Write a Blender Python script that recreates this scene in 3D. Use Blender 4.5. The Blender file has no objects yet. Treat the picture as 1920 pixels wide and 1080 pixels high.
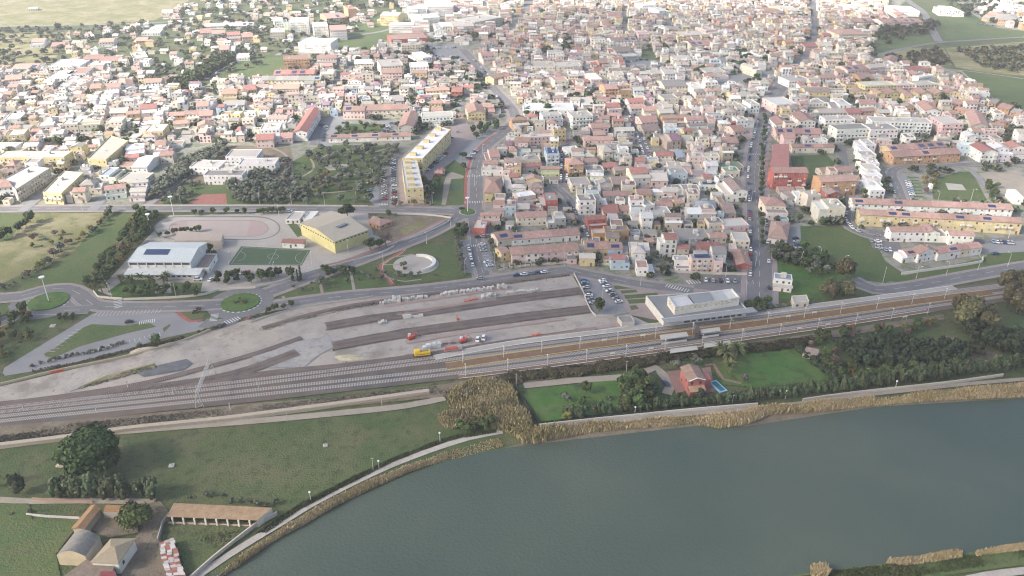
import bpy, math, random
import numpy as np
from mathutils import Vector, Matrix
R = math.radians
rnd = random.Random(7)
S = bpy.context.scene
COL = S.collection

# ---------------------------------------------------------------- camera
CH, PITCH, FPX = 207.0, R(27.8), 1492.0
cam_d = bpy.data.cameras.new("camera"); cam = bpy.data.objects.new("camera", cam_d); COL.objects.link(cam)
cam.location = (0, 0, CH); cam.rotation_euler = (math.pi/2 - PITCH, 0, 0)
cam_d.sensor_width = 36; cam_d.lens = 36 * FPX / 1920
cam_d.clip_start = 1; cam_d.clip_end = 12000
S.camera = cam
# ---------------------------------------------------------------- sky and sun
SUN_EL, SUN_AZ = R(33), R(-112)      # azimuth from +Y, clockwise: the sun stands to the left, a little behind the camera
w = bpy.data.worlds.new("World"); S.world = w; w.use_nodes = True
nt = w.node_tree; nt.nodes.clear()
sky = nt.nodes.new("ShaderNodeTexSky"); sky.sky_type = 'NISHITA'; sky.sun_disc = False
sky.sun_elevation = SUN_EL; sky.sun_rotation = SUN_AZ
sky.air_density = 1.0; sky.dust_density = 3.6; sky.ozone_density = 0.6
bg = nt.nodes.new("ShaderNodeBackground"); bg.inputs[1].default_value = 0.125
wo = nt.nodes.new("ShaderNodeOutputWorld")
nt.links.new(sky.outputs[0], bg.inputs[0]); nt.links.new(bg.outputs[0], wo.inputs[0])
sd = bpy.data.lights.new("sun", 'SUN'); sd.energy = 4.9; sd.angle = R(5); sd.color = (1, .95, .88)
sun = bpy.data.objects.new("sun", sd); COL.objects.link(sun)
sdir = Vector((math.sin(SUN_AZ)*math.cos(SUN_EL), math.cos(SUN_AZ)*math.cos(SUN_EL), math.sin(SUN_EL)))
sun.rotation_euler = sdir.to_track_quat('Z', 'Y').to_euler()
vs = S.view_settings; vs.view_transform = 'Standard'; vs.look = 'None'; vs.gamma = 1; vs.exposure = 1.3
vs.use_curve_mapping = False
S.cycles.use_denoising = True
S.cycles.max_bounces = 6; S.cycles.diffuse_bounces = 2; S.cycles.transparent_max_bounces = 6; S.cycles.volume_bounces = 0
S.cycles.filter_width = 1.15

# ---------------------------------------------------------------- photo pixel <-> ground
cp, sp = math.cos(PITCH), math.sin(PITCH)
def G(px, py, z=0.0):
    """ground (or height z) point under a photo pixel"""
    a, b = px - 960, 540 - py
    dx, dy, dz = a, FPX*cp + b*sp, -FPX*sp + b*cp
    t = (z - CH) / dz
    return Vector((dx*t, dy*t, z))
def P(x, y, z=0.0):
    d = y*cp - (z-CH)*sp; v = y*sp + (z-CH)*cp
    return 960 + FPX*x/d, 540 - FPX*v/d
def ppm(py): return .885*(py+248)/CH     # photo pixels per metre across

# ---------------------------------------------------------------- materials
def mat(name, base=(.5,.5,.5), rough=.9, attr=None, noise=(), bump=0, metal=0, spec=.3, objrand=0):
    """noise: list of (scale, amount 0..1, colour or None)  -> mixes colour by noise"""
    m = bpy.data.materials.new(name); m.use_nodes = True
    n = m.node_tree.nodes; l = m.node_tree.links; b = n["Principled BSDF"]
    b.inputs["Roughness"].default_value = rough; b.inputs["Metallic"].default_value = metal
    b.inputs["Specular IOR Level"].default_value = spec
    if attr:
        a = n.new("ShaderNodeAttribute"); a.attribute_name = attr; cur = a.outputs["Color"]
    else:
        a = n.new("ShaderNodeRGB"); a.outputs[0].default_value = (*base, 1); cur = a.outputs[0]
    geo = n.new("ShaderNodeNewGeometry")
    for i, (sc, lo, hi, col) in enumerate(noise):
        t = n.new("ShaderNodeTexNoise"); t.inputs["Scale"].default_value = sc; t.inputs["Detail"].default_value = 5
        t.inputs["Roughness"].default_value = .65
        mp = n.new("ShaderNodeMapping"); mp.inputs["Location"].default_value = (i*37.1, i*11.3, 0)
        l.new(geo.outputs["Position"], mp.inputs[0]); l.new(mp.outputs[0], t.inputs["Vector"])
        r = n.new("ShaderNodeMapRange"); r.inputs[1].default_value = lo; r.inputs[2].default_value = hi
        l.new(t.outputs[0], r.inputs[0])
        mx = n.new("ShaderNodeMix"); mx.data_type = 'RGBA'
        if len(col) == 4: mx.blend_type = 'MULTIPLY'
        l.new(r.outputs[0], mx.inputs[0]); l.new(cur, mx.inputs[6]); mx.inputs[7].default_value = (*col[:3], 1)
        cur = mx.outputs[2]
    if objrand:
        oi = n.new("ShaderNodeObjectInfo"); r = n.new("ShaderNodeMapRange")
        r.inputs[3].default_value = 1-objrand; r.inputs[4].default_value = 1+objrand
        l.new(oi.outputs["Random"], r.inputs[0])
        hs = n.new("ShaderNodeHueSaturation"); l.new(r.outputs[0], hs.inputs["Value"])
        r2 = n.new("ShaderNodeMapRange"); r2.inputs[3].default_value = .47; r2.inputs[4].default_value = .53
        l.new(oi.outputs["Random"], r2.inputs[0]); l.new(r2.outputs[0], hs.inputs["Hue"])
        l.new(cur, hs.inputs["Color"]); cur = hs.outputs[0]
    l.new(cur, b.inputs["Base Color"])
    if bump:
        t = n.new("ShaderNodeTexNoise"); t.inputs["Scale"].default_value = bump[0]; t.inputs["Detail"].default_value = 6
        l.new(geo.outputs["Position"], t.inputs["Vector"])
        bn = n.new("ShaderNodeBump"); bn.inputs["Distance"].default_value = bump[1]; bn.inputs["Strength"].default_value = 1
        l.new(t.outputs[0], bn.inputs["Height"]); l.new(bn.outputs[0], b.inputs["Normal"])
    return m
M = {}
M['plaster'] = mat('plaster', attr='Col', noise=[(.25,.35,.75,(.78,.75,.70,0)), (1.6,.55,.8,(.72,.66,.6,0))])
M['tile'] = mat('roof_tile', attr='Col', noise=[(.5,.3,.75,(.62,.6,.56,0)), (3.5,.45,.7,(1.25,1.2,1.15,0)), (1.1,.55,.75,(.6,.62,.6,0))])
M['paint'] = mat('paint', attr='Col', rough=.45, spec=.5)
M['matt'] = mat('matt', attr='Col', noise=[(1.5,.35,.75,(.75,.73,.7,0))])
M['foliage'] = mat('foliage', attr='Col', rough=.85, spec=.15, objrand=.22)
M['glass'] = mat('window_glass', (.05,.055,.06), rough=.12, spec=.6)
M['solar'] = mat('solar_glass', (.03,.05,.12), rough=.15, spec=.6)
M['concrete'] = mat('concrete', (.42,.39,.35), noise=[(.08,.35,.7,(.8,.78,.76,0)), (1.2,.4,.75,(.75,.73,.7,0))])
M['asphalt'] = mat('asphalt', (.175,.17,.17), noise=[(.05,.35,.7,(.78,.78,.8,0)), (.15,.6,.62,(.85,.85,.86,0)), (.6,.45,.8,(1.22,1.2,1.18,0)), (3,.4,.8,(.85,.85,.85,0))])
M['asphalt_light'] = mat('pale_asphalt', (.235,.232,.235), noise=[(.06,.35,.7,(.82,.82,.84,0)), (.9,.5,.8,(1.15,1.13,1.1,0)), (.25,.6,.75,(.75,.75,.75,0))])
M['paving'] = mat('paving', (.30,.25,.235), noise=[(.1,.35,.7,(.8,.78,.78,0)), (1.5,.45,.8,(1.2,1.15,1.1,0))])
M['townground'] = mat('town_ground', (.27,.245,.225), noise=[(.02,.35,.65,(.75,.78,.75,0)), (.12,.45,.6,(.12,.15,.07)), (.5,.5,.75,(.34,.32,.30))])
M['gravel'] = mat('gravel', (.40,.36,.325), noise=[(.018,.35,.65,(.86,.85,.84,0)), (.09,.46,.66,(.29,.26,.235)), (.045,.56,.66,(.24,.215,.185)), (.3,.6,.7,(.17,.165,.11)), (.02,.5,.6,(1.1,1.08,1.02,0)), (1.6,.4,.75,(.72,.7,.68,0))])
M['grey_gravel'] = mat('grey_gravel', (.30,.295,.29), noise=[(.06,.4,.6,(.37,.345,.32)), (.3,.5,.7,(.22,.215,.21)), (1.6,.4,.75,(.72,.7,.68,0))])
M['ballast'] = mat('ballast', (.11,.09,.083), noise=[(.15,.4,.7,(.20,.17,.155)), (3,.4,.7,(.7,.7,.7,0))], bump=(4,.15))
M['ballast_pale'] = mat('pale_ballast', (.085,.082,.085), noise=[(.012,.42,.58,(.15,.11,.085)), (.1,.4,.7,(.16,.135,.115)), (3,.4,.7,(.72,.72,.72,0))], bump=(4,.15))
M['dark_gravel'] = mat('dark_gravel', (.10,.11,.12), noise=[(.3,.4,.7,(.17,.17,.175)), (2.5,.4,.7,(.75,.75,.75,0))])
M['land'] = mat('land', (.066,.098,.034), noise=[(.012,.42,.62,(.095,.112,.044)), (.045,.45,.66,(.125,.12,.06)), (.25,.5,.7,(.042,.062,.026)), (.7,.6,.75,(.16,.15,.08)), (1.8,.35,.75,(.72,.75,.7,0))], bump=(1.2,.5))
M['dry'] = mat('dry_meadow', (.18,.175,.075), noise=[(.03,.42,.6,(.29,.25,.15)), (.1,.5,.7,(.11,.135,.045)), (1.5,.35,.75,(.72,.74,.7,0))], bump=(1.2,.5))
M['green'] = mat('green_meadow', (.072,.118,.036), noise=[(.04,.4,.62,(.11,.132,.05)), (.15,.5,.66,(.12,.12,.055)), (.5,.55,.7,(.05,.075,.028)), (1.5,.35,.75,(.72,.76,.7,0))], bump=(1.2,.4))
M['lawn'] = mat('lawn', (.055,.138,.026), noise=[(.06,.40,.60,(.10,.15,.042)), (.16,.5,.7,(.045,.07,.026)), (.5,.6,.75,(.15,.13,.07)), (2,.35,.75,(.75,.78,.72,0))], bump=(1.5,.3))
M['turf'] = mat('turf', (.06,.10,.052), noise=[(.1,.4,.7,(.072,.11,.058)), (.6,.5,.7,(.085,.11,.065))])
M['soil'] = mat('soil', (.16,.125,.09), noise=[(.12,.4,.7,(.24,.20,.15)), (.4,.55,.7,(.07,.09,.035)), (2,.4,.75,(.75,.73,.7,0))], bump=(1.5,.4))
M['path'] = mat('dirt_path', (.33,.29,.24), noise=[(.1,.4,.7,(.26,.225,.18)), (1.5,.4,.75,(.8,.78,.75,0))])
M['track_floor'] = mat('rink_floor', (.40,.36,.32), noise=[(.1,.4,.7,(.36,.32,.29)), (1.5,.4,.75,(.85,.84,.82,0))])
M['pink_floor'] = mat('pink_floor', (.37,.275,.25), noise=[(.1,.4,.7,(.34,.26,.24))])
M['infield_mid'] = mat('infield_mid', (.375,.315,.285), noise=[(.15,.4,.7,(.35,.285,.255))])
M['cycle'] = mat('cycle_path', (.34,.10,.085), noise=[(.3,.4,.7,(.20,.085,.08))])
M['brick'] = mat('brick_paving', (.26,.15,.12), noise=[(.2,.4,.7,(.22,.14,.12))])
M['line'] = mat('white_line', (.62,.62,.60), noise=[(1.5,.45,.75,(.38,.37,.36))])
M['yellow_line'] = mat('yellow_line', (.62,.42,.06), noise=[(1.5,.45,.75,(.45,.33,.12))])
M['sleeper'] = mat('sleeper', (.50,.465,.43), noise=[(2,.4,.75,(.7,.68,.66,0))])
M['rust'] = mat('rust', (.20,.14,.115), noise=[(.8,.4,.7,(.27,.22,.19))])
M['rail'] = mat('rail_steel', (.42,.38,.36), rough=.45, metal=.3)
M['platform'] = mat('platform_brown', (.16,.095,.055), noise=[(.3,.4,.7,(.20,.14,.10))])
M['reed'] = mat('reed', attr='Col', noise=[(.06,.4,.65,(.8,.82,.7,0))])
M['soil_red'] = mat('red_dirt', (.33,.235,.21), noise=[(.15,.4,.7,(.36,.31,.28)), (1.5,.4,.75,(.75,.73,.7,0))])
M['sand'] = mat('clay_court', (.27,.11,.09), noise=[(.3,.4,.7,(.31,.15,.12))])
def water_mat():
    m = bpy.data.materials.new('water'); m.use_nodes = True; n = m.node_tree.nodes; l = m.node_tree.links
    b = n["Principled BSDF"]; b.inputs["Roughness"].default_value = .25; b.inputs["Specular IOR Level"].default_value = .38; b.inputs["IOR"].default_value = 1.33
    geo = n.new("ShaderNodeNewGeometry"); t = n.new("ShaderNodeTexNoise"); t.inputs["Scale"].default_value = .012; t.inputs["Detail"].default_value = 3
    l.new(geo.outputs["Position"], t.inputs["Vector"])
    cr = n.new("ShaderNodeValToRGB"); cr.color_ramp.elements[0].color = (.054,.075,.060,1); cr.color_ramp.elements[1].color = (.074,.091,.070,1)
    cr.color_ramp.elements[0].position = .38; cr.color_ramp.elements[1].position = .64
    l.new(t.outputs[0], cr.inputs[0]); l.new(cr.outputs[0], b.inputs["Base Color"])
    t2 = n.new("ShaderNodeTexNoise"); t2.inputs["Scale"].default_value = .9; t2.inputs["Detail"].default_value = 6
    l.new(geo.outputs["Position"], t2.inputs["Vector"])
    bn = n.new("ShaderNodeBump"); bn.inputs["Distance"].default_value = .3; l.new(t2.outputs[0], bn.inputs["Height"]); l.new(bn.outputs[0], b.inputs["Normal"])
    return m
M['water'] = water_mat()

# ---------------------------------------------------------------- mesh builder and tagging
class MB:
    def __init__(s): s.v=[]; s.f=[]; s.c=[]; s.m=[]
    def face(s, pts, col=(.5,.5,.5), mi=0):
        k=len(s.v); s.v.extend([tuple(p) for p in pts]); s.f.append(tuple(range(k,k+len(pts)))); s.c.append(col); s.m.append(mi)
    def box(s, c, d, rz=0, col=(.5,.5,.5), mi=0, bottom=False):
        """c = centre of the base"""
        ca,sa=math.cos(rz),math.sin(rz); hx,hy=d[0]/2,d[1]/2
        q=[(c[0]+x*ca-y*sa, c[1]+x*sa+y*ca) for x,y in ((-hx,-hy),(hx,-hy),(hx,hy),(-hx,hy))]
        s.prism(q, c[2], c[2]+d[2], col, mi, bottom)
    def prism(s, q, z0, z1, col=(.5,.5,.5), mi=0, bottom=False, top=True):
        n=len(q)
        for i in range(n):
            a,b=q[i],q[(i+1)%n]
            s.face([(a[0],a[1],z0),(b[0],b[1],z0),(b[0],b[1],z1),(a[0],a[1],z1)],col,mi)
        if top: s.face([(p[0],p[1],z1) for p in q],col,mi)
        if bottom: s.face([(p[0],p[1],z0) for p in q[::-1]],col,mi)
    def tube(s, a, b, r0, r1=None, n=6, col=(.5,.5,.5), mi=0, cap=True):
        a=Vector(a); b=Vector(b); r1=r0 if r1 is None else r1; d=(b-a).normalized()
        u=d.orthogonal().normalized(); v=d.cross(u)
        A=[a+(u*math.cos(t)+v*math.sin(t))*r0 for t in [2*math.pi*i/n for i in range(n)]]
        B=[b+(u*math.cos(t)+v*math.sin(t))*r1 for t in [2*math.pi*i/n for i in range(n)]]
        for i in range(n): s.face([A[i],A[(i+1)%n],B[(i+1)%n],B[i]],col,mi)
        if cap: s.face(B,col,mi); s.face(A[::-1],col,mi)
    def mesh(s, name, mats):
        me=bpy.data.meshes.new(name); me.from_pydata(s.v,[],s.f)
        for m in mats: me.materials.append(m)
        at=me.color_attributes.new('Col','FLOAT_COLOR','CORNER')
        arr=np.ones((len(me.loops),4),'f'); ln=np.array([len(f) for f in s.f])
        if len(ln): arr[:,:3]=np.repeat(np.array(s.c,'f').reshape(-1,3),ln,axis=0)
        at.data.foreach_set('color',arr.ravel())
        me.polygons.foreach_set('material_index',np.array(s.m,'i')); me.update()
        return me
    def build(s, name, mats, parent=None, loc=(0,0,0), rz=0):
        return link(s.mesh(name, mats if isinstance(mats,list) else [mats]), name, parent, loc, rz)
def link(data, name, parent=None, loc=(0,0,0), rz=0, sc=None):
    o=bpy.data.objects.new(name,data); COL.objects.link(o); o.location=loc; o.rotation_euler=(0,0,rz)
    if sc is not None: o.scale=sc
    if parent is not None: o.parent=parent
    return o
def empty(name, loc, rz=0): return link(None,name,None,loc,rz)
def tag(o, label=None, cat=None, group=None, kind=None):
    if label: o['label']=label
    if cat: o['category']=cat
    if group: o['group']=group
    if kind: o['kind']=kind
    return o

# automatic labels: look + rank of closeness + a landmark one can find
LANDM=[("the roller skating track",410,428),("the white sports hall",310,485),("the yellow sports hall",625,440),("the small football pitch",505,482),
("the tall mast roundabout",91,566),("the middle roundabout",451,568),("the upper roundabout",877,398),("the round concrete plaza",780,497),
("the long yellow block",790,300),("the white school",430,310),("the rail station",1310,570),("the red riverside villa",1300,712),
("the portal gantry",385,720),("the yellow rail wagon",792,664),("the arched farm barn",145,1018),("the red balconied block",1480,330),
("the yellow terrace",1760,410),("the white gabled terrace",1750,480),("the town square",1370,150),("the white tower block",1335,160),
("the arched road bridge",1810,82),("the zigzag roofed terrace",1700,175),("the brick red school",770,70),("the white angular apartments",590,85),
("the dark green field",480,130),("the amber corner building",1140,440),("the central avenue bend",955,215),("the straight side street",1195,240),
("the far avenue end",1480,140),("the terracotta terraces",1010,450),("the olive park",640,320),("the palms",1365,670),("the empty car park",200,630),("the top left meadow",200,20),
("the tan villa rows",1870,215),("the station car park",1130,555),("the reed thicket",910,760),("the dark orchard",1700,665)]
PEND=[]   # (obj, look, cat, x, y)
ORD=['closest','second closest','third closest','fourth closest','fifth closest','sixth closest','seventh closest','eighth closest','ninth closest','tenth closest']
def later(o, look, x, y, z=0):
    px,py=P(x,y,z); best=min(LANDM,key=lambda L:math.hypot(px-L[1],1.6*(py-L[2])))
    dx,dy=px-best[1],1.6*(py-best[2])
    d=('right of' if dx>0 else 'left of') if abs(dx)>abs(dy) else ('in front of' if dy>0 else 'behind')
    PEND.append((o,look,best[0],d,math.hypot(dx,dy)))
def flush_labels():
    g={}
    for p in PEND: g.setdefault((p[1],p[2],p[3]),[]).append(p)
    for k,L in g.items():
        L.sort(key=lambda p:p[4])
        for i,p in enumerate(L):
            r='' if len(L)==1 else (ORD[i]+' ' if i<10 else '%dth closest '%(i+1) if (i+1)%10 not in (1,2,3) or (i+1)%100 in (11,12,13) else '%d%s closest '%(i+1,{1:'st',2:'nd',3:'rd'}[(i+1)%10]))
            p[0]['label']='%s, %s%s %s'%(k[0],r,k[2],k[1])

# ---------------------------------------------------------------- ground sheets
ZL=[0.0]
def nz(): ZL[0]+=.0016; return ZL[0]
def pts(s): 
    a=[float(t) for t in s.replace(',',' ').split()]; return list(zip(a[::2],a[1::2]))
OCC_X0,OCC_Y0,OCC_D=-1300,120,1.6
OCC=np.zeros((int(1700/OCC_D),int(2600/OCC_D)),bool)
YY,XX=np.mgrid[0:OCC.shape[0],0:OCC.shape[1]]; 
def inpoly(poly):
    xs=[p[0] for p in poly]; ys=[p[1] for p in poly]
    i0=max(0,int((min(xs)-OCC_X0)/OCC_D)); i1=min(OCC.shape[1],int((max(xs)-OCC_X0)/OCC_D)+2)
    j0=max(0,int((min(ys)-OCC_Y0)/OCC_D)); j1=min(OCC.shape[0],int((max(ys)-OCC_Y0)/OCC_D)+2)
    if i1<=i0 or j1<=j0: return None
    X=OCC_X0+XX[j0:j1,i0:i1]*OCC_D; Y=OCC_Y0+YY[j0:j1,i0:i1]*OCC_D; ins=np.zeros(X.shape,bool)
    for k in range(len(poly)):
        x1,y1=poly[k][0],poly[k][1]; x2,y2=poly[k-1][0],poly[k-1][1]
        if y1==y2: continue
        c=((y1>Y)!=(y2>Y))&(X<(x2-x1)*(Y-y1)/(y2-y1)+x1); ins^=c
    return (slice(j0,j1),slice(i0,i1)),ins
def occ(poly,grid=None):
    r=inpoly(poly)
    if r: (OCC if grid is None else grid)[r[0]]|=r[1]
def occ_hit(poly):
    r=inpoly(poly)
    if not r: return True
    return bool((OCC[r[0]]&r[1]).any())
def sheet(name, poly, m, block=True, z=None):
    """poly in photo pixels lying on the ground"""
    if isinstance(poly,str): poly=pts(poly)
    z=nz() if z is None else z; W=[G(x,y) for x,y in poly]
    mb=MB(); mb.v=[(p.x,p.y,z) for p in W]
    from mathutils.geometry import tessellate_polygon
    for t in tessellate_polygon([[Vector((p.x,p.y,0)) for p in W]]): mb.f.append(tuple(t)); mb.c.append((.5,)*3); mb.m.append(0)
    o=mb.build(name,M[m] if isinstance(m,str) else m)
    me=o.data
    if me.polygons and sum(p.normal.z for p in me.polygons)<0: me.flip_normals()
    tag(o,kind='structure')
    if block: occ([(p.x,p.y) for p in W])
    return o
def smooth(L, step=6.0, closed=False):
    out=[]; n=len(L)
    for i in range(n-1):
        p0,p1,p2,p3=L[max(i-1,0)],L[i],L[i+1],L[min(i+2,n-1)]
        k=max(1,int((p2-p1).length/step))
        for j in range(k):
            t=j/k; out.append(.5*((2*p1)+(p2-p0)*t+(2*p0-5*p1+4*p2-p3)*t*t+(3*p1-p0-3*p2+p3)*t**3))
    out.append(L[-1]); return out
def line(s, z=0): return smooth([G(x,y,z) for x,y in (pts(s) if isinstance(s,str) else s)])
def offs(L, d):
    out=[]
    for i,p in enumerate(L):
        t=(L[min(i+1,len(L)-1)]-L[max(i-1,0)]); t.z=0; t.normalize(); out.append(p+Vector((-t.y,t.x,0))*d)
    return out
def ribbon_mb(mb, L, w0, w1, z0=None, col=(.5,.5,.5), mi=0):
    a=offs(L,w0); b=offs(L,w1)
    for i in range(len(L)-1): mb.face([(q.x,q.y,z0 if z0 is not None else q.z) for q in (b[i],b[i+1],a[i+1],a[i])],col,mi)
def road(name, s, width, m='asphalt', block=True, lines=True, walk=0, edge=None):
    L=line(s) if not isinstance(s,list) else s
    h=width/2
    if walk:
        mb=MB(); ribbon_mb(mb,L,h+walk,-h-walk,nz()); tag(mb.build('pavement',M['paving']),kind='structure')
    mb=MB(); ribbon_mb(mb,L,h,-h,nz()); tag(mb.build(name,M[m]),kind='structure')
    if block:
        a=offs(L,h+walk+1); b=offs(L,-h-walk-1)
        for i in range(len(L)-1): occ([a[i],a[i+1],b[i+1],b[i]])
    if lines:
        mb=MB(); z=nz()
        if edge is not False:
            ribbon_mb(mb,L,h-.35,h-.5,z); ribbon_mb(mb,L,-h+.5,-h+.35,z)
        for i in range(0,len(L)-1,2): ribbon_mb(mb,L[i:i+2],.08,-.08,z)
        tag(mb.build('road_marking',M['line']),kind='structure')
    return L
def stripes(s, n, wd, ln, name='road_marking', m='line'):
    """n bars of width wd and length ln across the line s (zebra, parking bays)"""
    L=[G(x,y) for x,y in pts(s)]; a,b=L[0],L[-1]; t=(b-a); t.normalize(); q=Vector((-t.y,t.x,0)); mb=MB(); z=nz()
    for i in range(n):
        c=a+(b-a)*(i/(max(1,n-1)))
        mb.face([(p.x,p.y,z) for p in (c-t*wd/2-q*ln/2,c+t*wd/2-q*ln/2,c+t*wd/2+q*ln/2,c-t*wd/2+q*ln/2)])
    tag(mb.build(name,M[m]),kind='structure')
def disc(name, px, py, rx, m, z=None, rz=0, block=True, ry=None):
    """circle on the ground; rx in metres"""
    c=G(px,py); ry=ry or rx; z=nz() if z is None else z
    W=[(c.x+rx*math.cos(t)*math.cos(rz)-ry*math.sin(t)*math.sin(rz), c.y+rx*math.cos(t)*math.sin(rz)+ry*math.sin(t)*math.cos(rz), z) for t in [2*math.pi*i/48 for i in range(48)]]
    mb=MB(); mb.face(W); tag(mb.build(name,M[m]),kind='structure')
    if block: occ(W)
    return c
# ================================================================ GROUND
mb=MB(); mb.face([(-4000,-1200,0),(4000,-1200,0),(4000,6000,0),(-4000,6000,0)]); tag(mb.build('land',M['land']),kind='structure')
sheet('town_ground',"-500 398 0 398 300 398 560 391 880 394 870 440 886 525 1070 505 1200 530 1425 556 1500 548 1600 527 1700 540 1920 500 2300 470 2300 240 1920 205 1870 188 1800 132 1750 128 1640 105 1625 60 1700 0 1740 -60 730 -60 770 40 700 75 560 95 535 148 470 152 420 150 330 168 200 128 0 128 -500 140",'townground',block=False)
sheet('town_ground',"1765 -60 1790 0 1850 45 1920 70 2300 80 2300 -60",'townground',block=False)
sheet('town_ground',"300 80 380 92 520 92 700 60 740 0 730 -40 400 -20",'land',block=False)
# meadows
sheet('meadow',"-400 404 -5 401 200 399 140 470 -60 560 -400 600",'dry')
sheet('meadow',"-200 404 0 401 50 401 20 450 -200 500",'green',block=False)
sheet('meadow',"202 401 258 400 240 432 185 500 150 536 60 546 30 546 140 470",'green')
sheet('field',"-200 -10 370 -8 290 38 140 48 -200 52",'dry')
sheet('field',"-200 60 120 60 100 130 -200 130",'dry')
sheet('field',"418 150 468 108 531 107 536 146 505 157",'green')
sheet('field',"330 165 420 105 440 108 415 148 345 175",'green')
sheet('field',"520 95 560 65 650 45 760 22 770 38 700 62 640 95",'green',block=False)
sheet('field',"645 62 760 50 700 95 620 100",'green')
sheet('field',"1638 84 1655 60 1745 53 1760 78 1680 92",'green')
sheet('field',"1762 32 1810 28 1850 50 1920 58 1920 68 1772 74",'green')
sheet('field',"1772 90 1920 78 2200 90 2200 150 1920 142 1850 136 1792 126",'dry')
sheet('field',"1790 134 1850 137 1920 150 2300 190 2300 240 1920 207 1870 186",'green')
sheet('scrub_ground',"1640 104 1700 90 1770 90 1785 122 1740 126 1660 120",'dry')
sheet('park_lawn',"545 305 600 272 745 272 750 290 722 340 700 385 540 385 556 340",'green')
sheet('school_yard',"345 300 425 272 545 275 550 300 542 386 262 386 300 350",'soil')
sheet('park_lawn',"345 340 420 345 545 345 540 386 440 386 300 386",'green')
sheet('clay_court',"349 383 378 365 423 363 426 383",'sand')
sheet('car_park',"688 372 742 292 752 296 756 386 704 386",'asphalt_light')
sheet('car_park',"592 272 612 212 640 212 648 228 740 226 745 250 640 262 620 275",'asphalt_light')
sheet('lawn',"648 232 715 232 715 248 636 250",'green')
sheet('paved_court',"746 300 862 222 905 222 892 262 862 300 818 330 806 386 750 386",'paving')
sheet('car_park',"842 296 905 240 925 240 905 285 875 312 850 318",'asphalt_light')
sheet('park_lawn',"812 330 852 300 872 312 878 384 808 386",'green')
sheet('path',"838 326 846 322 870 330 868 334 846 336 836 384 828 384 832 344",'path',block=False)
sheet('sports_pad',"848 342 864 342 862 358 847 358",'turf',block=False)
sheet('car_park',"800 82 858 82 880 112 866 122 812 112",'asphalt_light')
sheet('car_park',"1170 118 1205 108 1240 118 1250 128 1180 132",'asphalt_light')
sheet('town_square',"1330 148 1400 140 1460 132 1428 158 1350 166",'asphalt_light')
sheet('green_square',"1200 100 1222 88 1230 112 1203 112",'green')
sheet('meadow',"1500 424 1578 424 1600 436 1640 452 1660 490 1696 514 1660 531 1605 524 1500 478 1462 462 1500 455",'green')
sheet('meadow',"1700 516 1850 482 1850 470 1940 468 1940 494 1700 534 1640 520",'green')
sheet('lawn',"1482 292 1550 290 1566 306 1540 346 1490 346",'green')
sheet('lawn',"1745 338 1800 322 1822 322 1852 378 1750 374",'green')
sheet('sports_pad',"1772 343 1804 346 1812 357 1778 356",'concrete',block=False)
sheet('bare_ground',"1836 325 1905 318 1930 345 1925 372 1880 372",'path')
for i in range(7): sheet('planting_strip',[(1700+i*1.0,331+i*6),(1722+i*1.5,332+i*6),(1723+i*1.5,334+i*6),(1701+i,334+i*6)],'lawn',block=(i==0))
occ([G(*p).to_2d() for p in pts("1690 325 1735 325 1745 378 1700 378")])
sheet('car_park',"1676 322 1700 330 1716 378 1690 378 1676 345",'asphalt_light')
sheet('car_park',"1628 430 1675 432 1692 468 1672 478 1635 465",'asphalt')
sheet('car_park',"1848 448 1960 440 1960 470 1848 476",'asphalt_light')
sheet('car_park',"1480 425 1500 420 1504 476 1480 468",'asphalt_light')
# sports grounds
sheet('sports_ground',"318 404 560 398 690 400 700 440 765 462 700 486 560 528 430 545 205 554 183 545 222 505 262 460",'concrete')
sheet('lawn',"202 546 236 524 292 526 290 552 215 556",'lawn',block=False)
sheet('lawn',"320 530 380 530 376 548 322 552",'green',block=False)
sheet('lawn',"538 418 552 414 572 440 558 445",'green',block=False)
def stadium(name,x0,x1,yt,yb,m,z=None,nn=14):
    cy=(yt+yb)/2; ry=(yb-yt)/2; rx=ry*2.15; z=nz()
    W=[]
    for i in range(nn+1):
        t=-math.pi/2+math.pi*i/nn; W.append((x1-rx+rx*math.cos(t),cy+ry*math.sin(t)))
    for i in range(nn+1):
        t=math.pi/2+math.pi*i/nn; W.append((x0+rx+rx*math.cos(t),cy+ry*math.sin(t)))
    return sheet(name,W,m,z=z)
stadium('skating_track',288,526,405.5,450,'asphalt')
stadium('skating_track',291,523,407.5,448.5,'track_floor')
stadium('skating_infield',316,504,413,444,'asphalt_light')
stadium('skating_infield',318,502,414,443,'pink_floor')
sheet('skating_infield',"352 414.3 470 414.3 462 442.7 345 442.7",'infield_mid')
sheet('football_pitch',"452 462 582 469 566 498 428 497",'turf')
def lineset(segs,wd=.065,m='line',name='pitch_marking'):
    mb=MB(); z=nz()
    for s in segs:
        L=[G(x,y) for x,y in pts(s)]
        for i in range(len(L)-1): ribbon_mb(mb,[L[i],L[i+1]],wd,-wd,z)
    tag(mb.build(name,M[m]),kind='structure')
def ell(cx,cy,rx,ry,a0=0,a1=360,n=20): return ' '.join('%.2f %.2f'%(cx+rx*math.cos(R(a0+(a1-a0)*i/n)),cy+ry*math.sin(R(a0+(a1-a0)*i/n))) for i in range(n+1))
lineset(["456 464 578 470.5 564 496 434 495 456 464","519 467 504 496",ell(512,481,10,5),ell(446,480,14,9,-70,90),ell(572,484,18,11,100,250)])
disc('bowls_lawn',0,0,.1,'turf',block=False)
sheet('bowls_ground',"690 405 800 404 846 408 838 416 752 460 700 440",'soil')
sheet('bowls_green',"750 431 787 414 806 420 757 442",'dry')
# strip park with the amphitheatre
sheet('park_lawn',"524 556 548 538 650 506 708 492 765 466 858 458 870 518 760 534 640 546 555 560",'green')
c0=disc('plaza',780,496,13.5,'concrete',block=False)
disc('plaza',778,496,9.8,'track_floor',block=False)
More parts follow.
